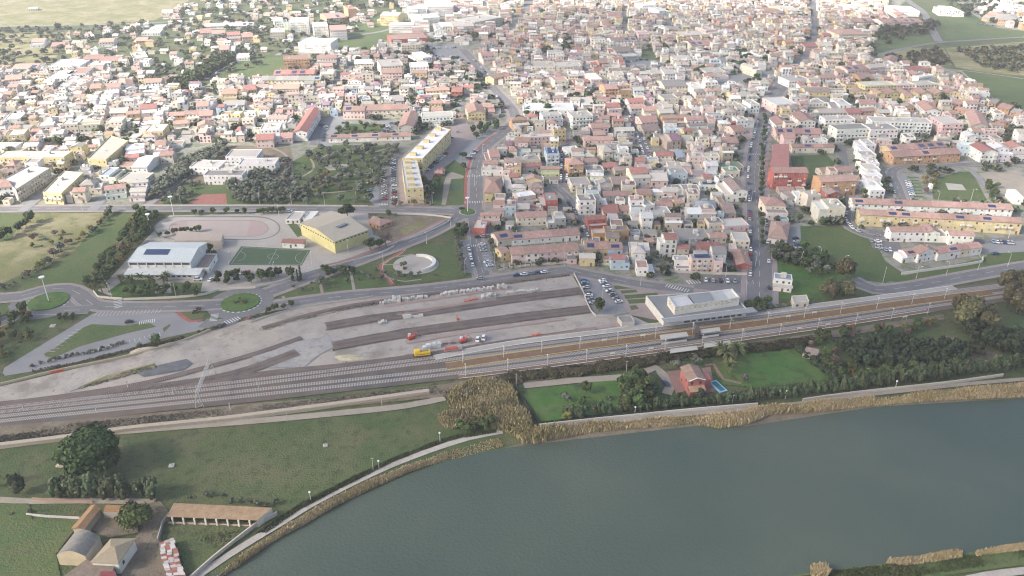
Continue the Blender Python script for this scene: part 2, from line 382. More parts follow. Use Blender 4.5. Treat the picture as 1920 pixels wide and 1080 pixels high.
# yards by the station
sheet('rail_yard',"-300 830 0 725 140 692 250 668 345 638 420 612 480 596 560 578 700 556 830 541 960 522 1070 512 1090 545 1116 592 1175 588 1215 606 1300 604 1400 592 1600 570 1800 545 1800 556 1440 602 960 662 480 724 0 776 -300 815",'gravel')
sheet('car_park',"1078 514 1140 526 1152 534 1184 588 1118 592 1086 540",'asphalt_light')
sheet('station_forecourt',"1146 532 1215 530 1340 545 1420 552 1400 582 1240 602 1178 590",'paving')
for q in ["1150 536 1202 534 1206 540 1153 543","1163 545 1192 543 1196 548 1166 551","1170 554 1232 549 1236 556 1173 561","1175 562 1218 560 1226 567 1180 570","1180 574 1192 572 1198 579 1184 582"]: sheet('lawn_strip',q,'green')
sheet('asphalt_apron',"1150 522 1210 528 1300 538 1350 512 1416 520 1416 552 1340 545 1215 532 1150 531",'asphalt')
sheet('garden',"1430 470 1500 466 1540 480 1600 515 1590 550 1530 560 1460 560 1432 540",'lawn')
sheet('yard',"1440 500 1460 512 1455 555 1400 560 1410 545",'asphalt')
# left car park and roundabouts
sheet('verge',"-200 600 0 600 40 590 130 590 200 580 205 588 170 600 120 640 5 690 -200 740",'land')
sheet('car_park',"5 700 8 690 175 588 200 581 322 580 352 600 372 604 420 598 412 606 375 620 300 636 240 655 100 690 10 705",'asphalt_light')
sheet('lawn',"157 614 172 608 232 611 278 604 293 613 240 625 150 650 100 672 84 668 83 663 100 655",'green')
sheet('lawn',"305 616 318 608 320 611 308 623",'green')
sheet('lawn',"322 578 340 574 372 575 386 586 380 596 362 600 340 592",'green')
# cycle paths
road('cycle_path',"200 585 220 582 320 577 326 580 345 596 358 603 380 600",2.2,'cycle',lines=False)
road('cycle_path',"460 600 500 578 560 566 640 558 740 548",2.0,'cycle',lines=False)
road('cycle_path',"762 462 752 474 730 486 715 497 716 512 728 524 738 534",2.6,'cycle',lines=False)
lineset(["762 466 752 476 732 487 717 498 718 511 729 522 737 531"],.1,name='road_marking')
for s in ["716 495 740 482 775 477","716 505 725 520 760 528 790 524","716 497 750 496"]: road('path',s,1.2,'path',lines=False)
for s in ["597 518 605 552","656 500 664 545","530 556 536 564"]: road('path',s,1.6,'path',lines=False)
# park walks
for s in ["542 345 560 335 585 320 588 308 582 298","600 298 625 285 650 280 690 288 745 272","540 385 552 370 556 350","580 345 640 330 700 325","582 352 610 362 700 352","505 275 535 290 545 310"]: road('path',s,1.8,'path',lines=False,block=False)
sheet('park_plaza',"608 314 612 309 655 308 652 318 618 320",'concrete',block=False)
# ---------------- roads
road('road',"-300 395 0 392 190 391 480 391 700 393 800 394.5 866 398",9.5,'asphalt',walk=2)
road('road',"888 398 893 370 893 340 897 305 912 275 945 248 966 222 955 198 925 165 902 132 880 106 866 92",11,'asphalt',walk=2.5)
road('cycle_path',"872 392 874 340 879 310 895 280 925 254",2.2,'cycle',lines=False)
road('road',"966 222 1000 214",6,'asphalt',lines=False)
road('road',"862 406 835 422 800 440 750 460 700 478 640 500 560 528 500 550 466 562",10,'asphalt',walk=2)
road('brick_verge',"850 402 830 412 745 450 660 485 600 500",2.2,'brick',lines=False)
road('road',"886 404 892 440 896 480 906 512 910 528",8,'asphalt',walk=1.5)
sheet('car_park',"855 452 880 450 888 512 866 512",'asphalt_light'); sheet('car_park',"900 455 918 452 932 505 908 508",'asphalt_light')
road('road',"470 580 520 572 640 556 760 546 860 535 920 526 1000 514 1062 506 1090 512 1130 520 1200 533 1300 546",9,'asphalt',walk=2)
road('road',"1424 570 1424 480 1420 400 1415 330 1420 275 1434 222 1452 182 1476 146",15,'asphalt',walk=2.5)
road('road',"1486 130 1512 100 1527 60 1524 0 1520 -40",9,'asphalt',lines=False)
road('road',"1110 446 1092 410 1062 368 1040 350",7,'asphalt',walk=1)
road('road',"1056 352 1058 310 1059 268 1062 245",6.5,'asphalt',walk=1,lines=False)
road('road',"1215 300 1200 255 1184 215 1172 186",7,'asphalt',walk=1)
road('road',"1172 66 1170 20",6,'asphalt',lines=False)
road('road',"1256 60 1252 35",6,'asphalt',lines=False)
road('road',"984 24 1000 -10",14,'asphalt'); road('road',"950 60 984 24",8,'asphalt',lines=False)
road('road',"-100 52 0 50 160 47 300 42 360 40",6,'asphalt_light',lines=False)
road('road',"338 172 400 140 440 118 470 100 480 92",8,'asphalt',lines=False)
road('road',"620 166 645 138 668 114",8,'asphalt',lines=False)
road('road',"520 104 560 80 585 55 600 40",7,'asphalt_light',lines=False)
road('road',"620 78 660 68 720 58 780 40 960 22",7,'asphalt_light',lines=False)
road('road',"1700 0 1730 22 1742 45 1760 78",10,'asphalt'); road('road',"1640 106 1690 92 1760 80 1850 74 1920 70 2000 68",7,'asphalt',lines=False)
road('path',"1740 127 1800 132 1850 138 1920 148",3,'path',lines=False); road('path',"1800 132 1832 160 1872 190 1925 212",2.5,'path',lines=False)
road('road',"1596 524 1640 543 1700 539 1800 521 1920 500 2100 472",10,'asphalt',walk=1.5)
road('road',"1608 372 1590 395 1588 420 1606 434 1640 446 1680 448",7,'asphalt',walk=1)
road('road',"1680 448 1760 455 1850 452 1930 446",6,'asphalt',lines=False)
road('road',"1692 378 1682 350 1672 325 1690 314 1760 312 1820 308 1930 300",8,'asphalt',walk=1)
road('road',"1820 320 1850 350 1868 378",4,'asphalt_light',lines=False)
road('road',"1590 335 1582 300 1578 272",6,'asphalt',lines=False)
road('road',"40 398 80 365 130 330 170 300 210 262",7,'asphalt_light',lines=False)
road('road',"172 396 195 372 215 355",7,'asphalt_light',lines=False)
road('road',"268 392 300 368 345 335 400 300",6,'asphalt_light',lines=False)
road('road',"720 392 722 340 738 300 752 285",7,'asphalt',lines=False)
road('road',"590 272 596 240 612 214",8,'asphalt',lines=False)
road('road',"866 190 874 212 884 234",6,'asphalt',lines=False)
# roundabouts
for nm,px,py,ro,ri in (('left',91,566,19.5,10.2),('middle',451,568,17.5,10.2),('upper',877,398,11,5)):
    c=disc('roundabout',px,py,ro,'asphalt')
    mb=MB(); z=nz()
    for k in range(48):
        a=k*math.pi/24
        if k%2: mb.face([(c.x+r*math.cos(b),c.y+r*math.sin(b),z) for r,b in ((ri+.1,a),(ri+1,a),(ri+1,a+math.pi/24),(ri+.1,a+math.pi/24))])
    tag(mb.build('road_marking',M['line']),kind='structure')
    mb=MB(); mb.prism([(c.x+ri*math.cos(t*math.pi/16),c.y+ri*math.sin(t*math.pi/16)) for t in range(32)],0,.75)
    o=mb.build('traffic_island',M['lawn']); tag(o,'grass covered round traffic island inside the '+{'left':'leftmost of the three roundabouts','middle':'middle roundabout below the football pitch','upper':'small roundabout where the avenue starts'}[nm],'traffic island')
road('road',"-100 556 0 560 40 556 75 546 120 541 150 552 175 572 230 576 330 575 420 571",10,'asphalt',walk=1.5)
road('road',"-100 640 0 606 40 588 60 582 120 583 170 580",10,'asphalt')
sheet('traffic_verge',"-40 590 0 576 14 576 20 583 0 595 -40 605",'green')
road('road',"440 590 430 604 415 610 380 606",9,'asphalt',lines=False)
# crossings and bays
stripes("220 562 222 577",6,.5,4); stripes("424 606 448 597",6,.5,4); stripes("403 590 400 602",6,.5,4)
stripes("712 384 726 384",6,.5,3); stripes("872 380 904 379",8,.5,3.5); stripes("876 331 904 330",7,.5,3); stripes("872 462 896 461",7,.5,3)
stripes("180 590 300 584",18,.15,5); stripes("98 660 148 619",8,.15,3.5); stripes("155 664 300 627",16,.15,3.5); stripes("262 606 290 602",8,.4,4)
stripes("1290 530 1310 528",5,.8,5); stripes("1325 526 1412 530",9,.15,5); stripes("1250 536 1290 546",9,.5,4); stripes("905 470 925 500",7,.3,4)
stripes("1412 290 1432 289",6,.5,3)
# ---------------- river
sheet('water',"300 1180 380 1085 450 1062 508 1020 560 990 630 950 700 918 760 893 830 868 890 852 940 843 1000 832 1060 824 1110 812 1180 806 1300 797 1350 804 1400 797 1440 780 1520 774 1600 768 1640 762 1750 752 1830 750 1920 745 2200 725 2500 715 2500 900 2200 985 1920 1028 1820 1042 1700 1058 1560 1077 1480 1086 1420 1180",'water')
for s in ["330 1110 380 1075 430 1041 480 1010 530 980 580 949 655 910 730 875 805 846 880 822 942 810"]: road('embankment_path',s,2.9,'concrete',lines=False)
road('embankment_path',"1010 806 1100 796 1200 786 1300 776 1420 766",3,'path',lines=False)
road('embankment_path',"1420 766 1500 757 1600 744 1700 733 1800 722 1960 708",2.5,'path',lines=False)
road('road',"1760 1100 1850 1080 1920 1071 2000 1062",3,'concrete',lines=False)
road('dirt_road',"-100 852 0 838 60 830 140 818 300 804 480 790 640 775 760 762 835 747",4,'path',lines=False)
road('dirt_road',"-60 936 0 938 50 941 110 940 200 940 290 942",3,'path',lines=False)
sheet('meadow',"-80 945 55 945 60 975 150 982 105 1040 118 1100 -80 1100",'green')
sheet('farm_yard',"255 950 300 940 316 960 300 1020 320 1085 230 1100 225 1040 270 990",'soil')
sheet('farm_yard',"312 985 480 985 420 1040 350 1080 330 1020",'land')
sheet('farm_yard',"150 985 250 945 260 1000 200 1010 185 1000",'soil')
sheet('riverside_bank',"940 842 1000 828 1110 808 1200 800 1300 790 1440 772 1640 752 1920 735 2200 712 2200 722 1920 747 1640 764 1400 800 1300 800 1000 834",'soil')
sheet('riverside_bank',"1480 1080 1560 1070 1700 1052 1820 1036 1920 1020 2200 975 2200 1000 1920 1060 1700 1090 1480 1110",'green')
# gardens by the river
sheet('garden_lawn',"975 735 1190 708 1215 735 1230 760 1200 768 1110 780 1015 792",'lawn')
sheet('garden_lawn',"1375 680 1400 665 1500 655 1560 712 1420 728 1360 722 1340 690",'lawn')
sheet('garden_lawn',"1340 690 1352 686 1375 720 1350 725",'lawn')
sheet('orchard_ground',"1500 650 1700 625 1790 620 1880 660 1880 680 1800 690 1570 712",'green')
sheet('field',"1860 600 1960 590 2100 600 2100 650 1930 640",'green')
sheet('soil_patch',"1780 630 1880 668 1870 680 1800 672 1760 640",'soil')
road('driveway',"982 724 1080 714 1180 706 1230 690 1240 700 1258 722 1250 740",4.5,'path',lines=False)
sheet('terrace',"1250 698 1278 694 1290 732 1268 740",'brick'); sheet('terrace',"1316 692 1332 688 1340 735 1325 738",'brick')
road('garden_path',"1322 686 1338 684 1356 712 1390 720",1.6,'brick',lines=False)
# ---------------- railway bed
T=["-200 790 0 766 480 713 960 653 1440 592 1780 547 2100 508","-200 799 0 774 480 721 960 660.5 1440 598.5 1780 552 2100 512",
   "-200 807 0 782 480 732 960 679 1440 613 1780 563 2100 520","-200 816 0 791 480 742 960 688 1440 622 1780 571 2100 527"]
mb=MB(); z=nz(); A=[G(x,y) for x,y in pts(T[0])]; B=[G(x,y) for x,y in pts(T[3])]
A=offs(A,3.5); B=offs(B,-5)
for i in range(len(A)-1): mb.face([(q.x,q.y,z) for q in (B[i],B[i+1],A[i+1],A[i])])
tag(mb.build('track_ballast',M['ballast_pale']),kind='structure')
tag_=None
sheet('scrub_verge',"-200 830 0 800 240 780 480 757 640 745 830 722 945 702 1250 663 1500 630 1770 590 1770 600 1500 645 1240 682 960 722 830 745 480 780 200 806 0 826 -200 850",'soil')
sheet('dark_gravel_heap',"255 700 300 685 350 674 362 682 345 695 270 708",'dark_gravel')
sheet('weed_patch',"145 728 200 705 290 682 293 690 240 704 160 724",'dry')
sheet('concrete_slab_floor',"470 668 540 645 640 625 650 640 600 665 570 690 500 690",'grey_gravel')
TRK=[]
def track(s, label, sleeper='sleeper', railm='rail', span=None, pitch=.7, group=None):
    L=line(s); tot=[0]
    for i in range(len(L)-1): tot.append(tot[-1]+(L[i+1]-L[i]).length)
    o0=L[0].copy(); mb=MB(); d=0; i=0; z=ZL[0]+.03
    while d<tot[-1]:
        while tot[i+1]<d: i+=1
        u=(L[i+1]-L[i]); p=L[i]+u*((d-tot[i])/max(u.length,1e-6)); u=u.normalized(); q=Vector((-u.y,u.x,0))
        if -720<p.x<720: mb.face([((p+a-o0).x,(p+a-o0).y,z) for a in (-u*.15-q*1.25,u*.15-q*1.25,u*.15+q*1.25,-u*.15+q*1.25)])
        d+=pitch
    root=mb.build('railway_track',M[sleeper],loc=o0); tag(root,label,'railway track',group)
    for sgn in (.75,-.75):
        m2=MB(); LL=[p-o0 for p in L]; ribbon_mb(m2,LL,sgn+.09,sgn-.09,z+.14)
        ribbon_mb(m2,LL,sgn-.09,sgn-.088,z+.1)
        m2.build('rail',M[railm],root)
    TRK.append(L)
names=["running track beside the main station platform, topmost of the four","running track between the main platform track and the brown island platform","running track just below the yellow edged island platform","running track nearest the river, lowest of the four"]
for s,n in zip(T,names): track(s,n,group='railway tracks through the station')
def siding(s,w,label,n=1):
    mb=MB(); L=line(s); ribbon_mb(mb,L,w/2,-w/2,nz()); tag(mb.build('siding_ballast',M['ballast']),kind='structure')
    for k in range(n):
        off=(k-(n-1)/2)*4.2
        LL=offs(L,off); a=' '.join('%.2f %.2f'%P(p.x,p.y,0) for p in LL)
        track(a,label if n==1 else label+(', upper of the pair' if k else ', lower of the pair'),'rust','rust',pitch=.9,group='disused sidings')
siding("612 613 700 598 790 587 960 562 1090 546",8.5,"rusty siding in the upper dark strip of the yard",2)
siding("624 650 700 636 790 621 960 598 1108 580",8.5,"rusty siding in the dark strip above the yellow wagon",2)
siding("492 616 560 596 640 577 720 564 830 548 960 528 1068 514",3.2,"overgrown siding along the upper edge of the rail yard")
siding("-60 765 100 747 260 722 360 697 480 664 566 634",4,"rusty curved siding ending at the bare concrete, upper one")
siding("-60 775 100 757 280 730 400 712 480 690 558 661",7,"rusty curved siding ending at the bare concrete, lower one",2)
siding("300 738 480 703 640 686 780 668 940 643 1120 616",3.5,"rusty siding leading to the yellow wagon")
# platforms
for s_ in ("742 588 800 578 860 568 930 560 930 564 860 574 800 585 745 592","700 575 720 572 880 548 960 538 962 541 880 553 720 577","760 640 860 622 960 608 1060 596 1062 600 960 614 860 629 762 646","958 640 1040 626 1120 612 1170 604 1172 609 1100 622 960 645"): sheet('dirt_strip',s_,'soil_red')
def platform(s,w,h,m,label,edge=None,z0=0):
    L=line(s); a=offs(L,w/2); b=offs(L,-w/2); o0=L[0].copy(); mb=MB()
    for i in range(len(L)-1):
        q=[b[i]-o0,b[i+1]-o0,a[i+1]-o0,a[i]-o0]; mb.face([(p.x,p.y,h) for p in q])
        mb.face([(q[0].x,q[0].y,0),(q[1].x,q[1].y,0),(q[1].x,q[1].y,h),(q[0].x,q[0].y,h)]); mb.face([(q[2].x,q[2].y,0),(q[3].x,q[3].y,0),(q[3].x,q[3].y,h),(q[2].x,q[2].y,h)])
    for q in ((b[0],a[0]),(a[-1],b[-1])): mb.face([((p-o0).x,(p-o0).y,zz) for p,zz in ((q[1],0),(q[0],0),(q[0],h),(q[1],h))])
    root=mb.build('station_platform',M[m],loc=o0); tag(root,label,'platform')
    if edge:
        m2=MB(); LL=[p-o0 for p in L]
        for sg in (1,-1): ribbon_mb(m2,LL,sg*w/2-sg*.15+.2,sg*w/2-sg*.15-.2,h+.01)
        m2.build('platform_edge',M[edge],root)
    return L
PL1=platform("815 672 960 645 1200 615 1440 586 1790 540",4.2,.55,'concrete',"long pale platform beside the white station building",'line')
PL2=platform("837 688.5 960 669.5 1200 637 1440 605.5 1700 569 1857 549.5",6,.55,'platform',"brown island platform with yellow edge lines between the tracks",'yellow_line')
PL3=platform("860 708 960 696 1200 664 1440 629.5 1600 606 1740 584",3,.5,'platform',"narrow dark side platform below the lowest track",'line')
# ================================================================ BUILDINGS
WC=dict(w=(.76,.75,.72),c=(.66,.60,.50),y=(.61,.51,.30),o=(.52,.32,.19),p=(.66,.51,.48),r=(.42,.13,.11),b=(.46,.56,.64),g=(.46,.445,.425),t=(.47,.39,.32),n=(.48,.53,.34))
RC=dict(T=(.39,.255,.22),R=(.36,.175,.155),B=(.30,.24,.22),G=(.28,.265,.25),W=(.66,.66,.65),L=(.47,.44,.40),S=(.33,.38,.45),N=(.17,.28,.20),O=(.30,.17,.08),P=(.27,.17,.22))
WN=dict(w='white',c='cream',y='yellow',o='orange',p='pink',r='red',b='pale blue',g='grey',t='tan',n='pale green')
RN=dict(T='terracotta roof',R='red roof',B='brown roof',G='grey roof',W='white roof',L='beige flat roof',S='bluish roof',N='green roof',O='rusty brown roof',P='purple roof')
def jit(c,a=.07): k=1+rnd.uniform(-a,a); return tuple(max(.01,min(.9,x*k*(1+rnd.uniform(-.03,.03)))) for x in c)
def unitbox(name,m,col=(.5,.5,.5)):
    mb=MB(); mb.box((0,0,-.5),(1,1,1),0,col,0,True); return mb.mesh(name,[m])
UB={'window':unitbox('window',M['glass']),'door':unitbox('door',M['paint'],(.16,.10,.07)),'balcony':unitbox('balcony',M['plaster'],(.62,.60,.56)),
    'solar_panel':unitbox('solar_panel',M['solar']),'chimney':unitbox('chimney',M['plaster'],(.5,.42,.36)),'shutter':unitbox('shutter',M['paint'],(.35,.28,.2)),
    'water_tank':unitbox('water_tank',M['paint'],(.7,.7,.7)),'stair_room':unitbox('stair_room',M['plaster'],(.6,.56,.5))}
def winmesh(fr,shut):
    mb=MB(); mb.box((0,0,-.5),(1,.8,1),0,fr,1,True)
    if shut: mb.box((0,-.15,-.42),(.82,.9,.84),0,shut,1,True)
    else: mb.box((-.2,-.15,-.42),(.36,.9,.84),0,(.1,.1,.1),0,True); mb.box((.2,-.15,-.42),(.36,.9,.84),0,(.1,.1,.1),0,True)
    return mb.mesh('window',[M['glass'],M['paint']])
UB['w1']=winmesh((.66,.64,.6),None); UB['w2']=winmesh((.25,.17,.11),None); UB['w3']=winmesh((.6,.58,.54),(.20,.13,.09)); UB['w4']=winmesh((.55,.5,.45),(.12,.17,.13)); UB['w5']=winmesh((.6,.58,.54),(.5,.48,.45))
WV=['w1','w1','w2','w2','window','window','w3','w4','w5']
def house_geom(q, h, wc, rc, ty, wall, roof, o0=(0,0), det=True):
    """q: 4 world xy points: front-left, front-right, back-right, back-left"""
    q=[Vector((p[0]-o0[0],p[1]-o0[1])) for p in q]
    n=4
    span=(q[3]-q[0]).length if ty!='p' else (q[1]-q[0]).length
    rise=0 if ty in 'fa' else max(.7,min(2.6,span*.17))
    ph=h+.55 if ty=='f' else h
    for i in range(4):
        a,b=q[i],q[(i+1)%4]; wall.face([(a.x,a.y,0),(b.x,b.y,0),(b.x,b.y,ph),(a.x,a.y,ph)],wc,0)
    ce=(q[0]+q[1]+q[2]+q[3])/4
    if ty=='f':
        inn=[p+(ce-p).normalized()*.42 for p in q]
        for i in range(4):
            a,b,c,d=q[i],q[(i+1)%4],inn[(i+1)%4],inn[i]
            wall.face([(a.x,a.y,ph),(b.x,b.y,ph),(c.x,c.y,ph),(d.x,d.y,ph)],tuple(min(.8,x*1.05) for x in wc),0)
            wall.face([(d.x,d.y,ph),(c.x,c.y,ph),(c.x,c.y,h),(d.x,d.y,h)],wc,0)
        roof.face([(p.x,p.y,h) for p in inn],rc,0); return q,rise
    if ty=='a':
        roof.face([(p.x,p.y,h+.01) for p in q],rc,0); return q,rise
    e=.45; ov=[p+(p-ce).normalized()*e*1.4 for p in q]; t=.16
    def slab(pl): 
        roof.face([(p[0],p[1],p[2]+t) for p in pl],rc,0)
        m=len(pl)
        for i in range(m):
            a,b=pl[i],pl[(i+1)%m]; roof.face([(a[0],a[1],a[2]-.02),(b[0],b[1],b[2]-.02),(b[0],b[1],b[2]+t),(a[0],a[1],a[2]+t)],tuple(x*.9 for x in rc),0)
    if ty=='p': q2=[q[1],q[2],q[3],q[0]]; ov2=[ov[1],ov[2],ov[3],ov[0]]
    else: q2=q; ov2=ov
    # ridge between mid of side (0-3) and mid of side (1-2)
    ra=(ov2[0]+ov2[3])/2; rb=(ov2[1]+ov2[2])/2
    if ty=='h':
        L=(rb-ra).length; dd=min(L*.42,(ov2[3]-ov2[0]).length*.5); u=(rb-ra).normalized(); ra=ra+u*dd; rb=rb-u*dd
    k=e/ max(.1,(q2[3]-q2[0]).length/2)*rise
    zl=h-k; A=(ra.x,ra.y,h+rise); B=(rb.x,rb.y,h+rise); O=[(p.x,p.y,zl) for p in ov2]
    slab([O[0],O[1],B,A]); slab([O[2],O[3],A,B])
    if ty=='h': slab([O[1],O[2],B]); slab([O[3],O[0],A])
    else:
        wa=(q2[0]+q2[3])/2; wb=(q2[1]+q2[2])/2
        wall.face([(q2[3].x,q2[3].y,h),(q2[0].x,q2[0].y,h),(wa.x,wa.y,h+rise)],wc,0); wall.face([(q2[1].x,q2[1].y,h),(q2[2].x,q2[2].y,h),(wb.x,wb.y,h+rise)],wc,0)
    return q,rise
def openings(q,h,ty,dens=1.0,bal=False,seed=0):
    """yield (kind, centre, dims, rz) on the walls that face the camera side"""
    r=random.Random(seed); out=[]; st=max(1,int(h/2.9)); sh=h/st
    ce=(q[0]+q[1]+q[2]+q[3])/4
    for i in (0,1,3):
        a,b=q[i],q[(i+1)%4]; L=(b-a).length
        if L<2.5: continue
        u=(b-a)/L; nrm=Vector((u.y,-u.x)); rz=math.atan2(u.y,u.x)
        n=max(1,int(L/3.1)); 
        if i!=0: n=max(1,int(L/4.5))
        for s in range(st):
            for k in range(n):
                if r.random()>(.93 if i==0 else .6)*dens: continue
                x=(k+.5)/n*L+r.uniform(-.2,.2); zc=s*sh+sh*.55; p=a+u*x+nrm*.02
                if i==0 and s==0 and r.random()<.3: out.append(('door',(p.x,p.y,1.1),(1.1,.12,2.2),rz))
                elif i==0 and bal and s>0 and r.random()<.5:
                    out.append(('window',(p.x,p.y,s*sh+1.25),(1.5,.12,2.1),rz)); pb=p+nrm*.6; out.append(('balcony',(pb.x,pb.y,s*sh+.45),(2.6,1.2,.95),rz))
                else: out.append(('window',(p.x,p.y,zc),(r.choice((.95,1.1,1.3)),.12,r.choice((1.2,1.4))),rz))
    return out
def volumes(s):
    """main block and, on some houses, a lower wing or terrace: (corners, height, roof type, roof colour)"""
    q=s['q']; r=random.Random(s['seed']+1); ty='g' if s['ty']=='t' else s['ty']; L=(q[1]-q[0]).length; D=(q[3]-q[0]).length
    if s['name'] or s.get('nov') or s['ty'] in 'ta' or s['h']<5 or L>24 or min(L,D)<7 or r.random()>.62: return [(q,s['h'],ty,s['r'])]
    k=r.random(); f=r.uniform(.58,.75); rc=r.choice('GLLLWB'); hw=s['h']-2.9 if r.random()<.75 else s['h']-1.4
    lp=lambda a,b,t:a.lerp(b,t)
    if k<.45: m=[lp(q[0],q[3],1-f),lp(q[1],q[2],1-f),q[2],q[3]]; w=[q[0],q[1],m[1],m[0]]
    elif k<.6: m=[q[0],q[1],lp(q[1],q[2],f),lp(q[0],q[3],f)]; w=[m[3],m[2],q[2],q[3]]
    elif k<.8: m=[q[0],lp(q[0],q[1],f),lp(q[3],q[2],f),q[3]]; w=[m[1],q[1],q[2],m[2]]
    else: m=[lp(q[0],q[1],1-f),q[1],q[2],lp(q[3],q[2],1-f)]; w=[q[0],m[0],m[3],q[3]]
    return [(m,s['h'],ty,s['r']),(w,hw,'f' if r.random()<.7 else 'g',rc)]
HS=[]   # all house specs: dict(q,h,wc,rc,ty,name,look,size)
def footprint(x1,y1,x2,y2,dy,h):
    a=G(x1,y1,h).to_2d(); b=G(x2,y2,h).to_2d(); c=G((x1+x2)/2,(y1+y2)/2-dy,h).to_2d()
    u=(b-a); nrm=Vector((-u.y,u.x)).normalized(); d=max(3,(c-(a+b)/2).dot(nrm))
    return [a,b,b+nrm*d,a+nrm*d]
def add_house(q,h,w,r,ty,name=None,solar=0,block=True,man=True):
    wc,rc=WC[w],RC[r]; ce=(q[0]+q[2])/2; px,py=P(ce.x,ce.y,0); wpx=(q[1]-q[0]).length*ppm(py)*((h+ (q[3]-q[0]).length*.45)*ppm(py))
    HS.append(dict(q=q,h=h,w=w,r=r,ty=ty,name=name,solar=solar,size=wpx*(3 if man and py>150 else 1),seed=rnd.randrange(1<<30)))
    if block:
        m=(q[0]+q[1]+q[2]+q[3])/4; occ([m+(p-m)*1.0+(p-m).normalized()*1.0 for p in q])
def zone(ox,oy,data):
    for ln in data.replace(';','\n').split('\n'):
        t=ln.split()
        if not t: continue
        if t[0]=='Q':
            v=[float(x) for x in t[1:9]]; h=float(t[9]); q=[G(ox+v[2*i]/4,oy+v[2*i+1]/4,h).to_2d() for i in range(4)]
            add_house(q,h,t[10],t[11],t[12],t[13] if len(t)>13 and t[13]!='s' else None,solar=('s' in t[13:])); HS[-1]['nov']=True; continue
        x1,y1,x2,y2,dy,h=[float(x) for x in t[:6]]
        if (ox,oy)==(480,0) and y1<340 and h>7: h*=1.3
        q=footprint(ox+x1/4,oy+y1/4,ox+x2/4,oy+y2/4,dy/4,h); opt=t[9:]
        L=(q[1]-q[0]).length
        if L>26 and t[8] in 'g' or 'r' in opt:      # a terrace: one house per unit
            n=max(2,round(L/8.5)); 
            for k in range(n):
                a,b=k/n+.0006,(k+1)/n-.0006; wcode=t[6] if rnd.random()<.75 else rnd.choice({'c':'cyp','w':'wwc','y':'yyc','o':'oyc','p':'pycw'}.get(t[6],t[6]))
                add_house([q[0].lerp(q[1],a),q[0].lerp(q[1],b),q[3].lerp(q[2],b),q[3].lerp(q[2],a)],h+(k%2)*.012,wcode,t[7],'t','terraced_house',solar=(rnd.random()<.3))
        else: add_house(q,h,t[6],t[7],t[8],solar=('s' in opt))
zone(960,270,"""30 128 215 120 30 5 c G f; 85 172 222 165 25 4 g R g; 262 85 357 83 60 9 b S f s; 220 200 357 200 35 5 n T g; 425 155 538 150 50 9 o T h; 540 140 645 135 45 6 p T g
425 70 530 60 50 4 w W f; 685 60 762 55 50 8 c L h; 768 45 878 42 25 9 w W f; 560 205 690 200 40 4 w G f; 690 175 790 170 35 3 p R g; 925 130 1000 128 30 5 p R g; 1005 125 1105 125 25 5 c S f
1105 115 1230 112 60 6 c R g; 1330 100 1438 100 30 9 p L f; 1440 100 1560 100 30 9 c L f; 1590 40 1665 38 30 11 t R f; 1560 180 1740 175 40 3 t N f; 1600 210 1710 207 35 4 c N f
775 200 905 195 30 4 t B g; 915 245 1040 238 70 11 c R g b; 1045 275 1170 275 90 8 p L g; 1195 225 1318 222 40 8 b G f; 1322 270 1438 268 20 3 c L f; 1440 250 1545 248 25 5 t R g
1415 310 1545 310 25 4 w S f s; 1550 268 1665 262 30 6 w G f; 1605 355 1770 350 85 8 w B p; 447 305 590 300 70 6 c G f; 630 300 710 296 25 4 w L f; 760 305 880 300 60 4 t B g
505 430 632 425 50 10 w G f; 638 430 718 425 50 8 g G f; 690 390 898 385 35 6 g T g; 690 520 805 515 70 3 p R g; 810 500 885 498 40 3 p T g; 895 450 1000 450 60 10 w T f
1005 470 1070 458 60 8 w L f; 1055 535 1200 530 60 5 w L f; 1080 470 1205 470 40 5 c T g; 1215 450 1290 440 40 6 y T g; 1115 440 1208 435 30 6 w T g; 1380 470 1530 478 45 7 y S h
1265 500 1375 505 50 3 g G f; 1555 445 1598 445 50 5 t B f; 1600 520 1680 520 90 4 t B g; 60 420 200 400 60 5 c W f; 215 430 345 425 60 7 r G f; 135 490 235 488 30 3 p R f
40 555 260 545 45 6 c T g; 270 570 405 560 55 6 g L f; 580 590 720 580 50 5 r R g; 610 660 880 650 35 6 o G f
0 718 510 678 52 4 w T g r; 0 832 505 795 58 6 p T g r; 512 790 636 790 70 5 y T g s; 640 785 722 785 55 5 y T g; 725 790 875 788 55 5 b T g s; 745 865 885 865 40 7 b R g
880 800 1035 805 60 4 c W f; 885 735 1000 735 35 3 t G f; 1005 735 1060 735 30 3 t T g; 1115 715 1240 712 45 12 w R g b; 1242 785 1330 785 50 6 c R g; 1395 790 1570 795 60 4 p R g
1350 865 1515 862 35 9 p S f s; 1518 885 1585 888 25 8 p L f; 1230 905 1345 905 65 5 w L f; 1685 905 1800 910 100 3 r T p; 1668 725 1785 728 60 6 c L f; 1495 705 1610 700 40 4 c T g
1480 600 1588 595 45 5 c G f; 1592 625 1780 612 60 4 p L f; 1245 720 1490 715 80 3 g G f; 1170 345 1283 340 35 4 w G f; 1285 350 1412 350 45 4 w G f; 1060 280 1160 170 5 4 w G f
900 560 985 558 30 4 w L f; 1640 790 1690 792 40 4 p L f; 110 250 165 246 30 3 g L f; 1240 100 1325 96 60 5 g S g; 1340 745 1390 745 30 5 g G f""")
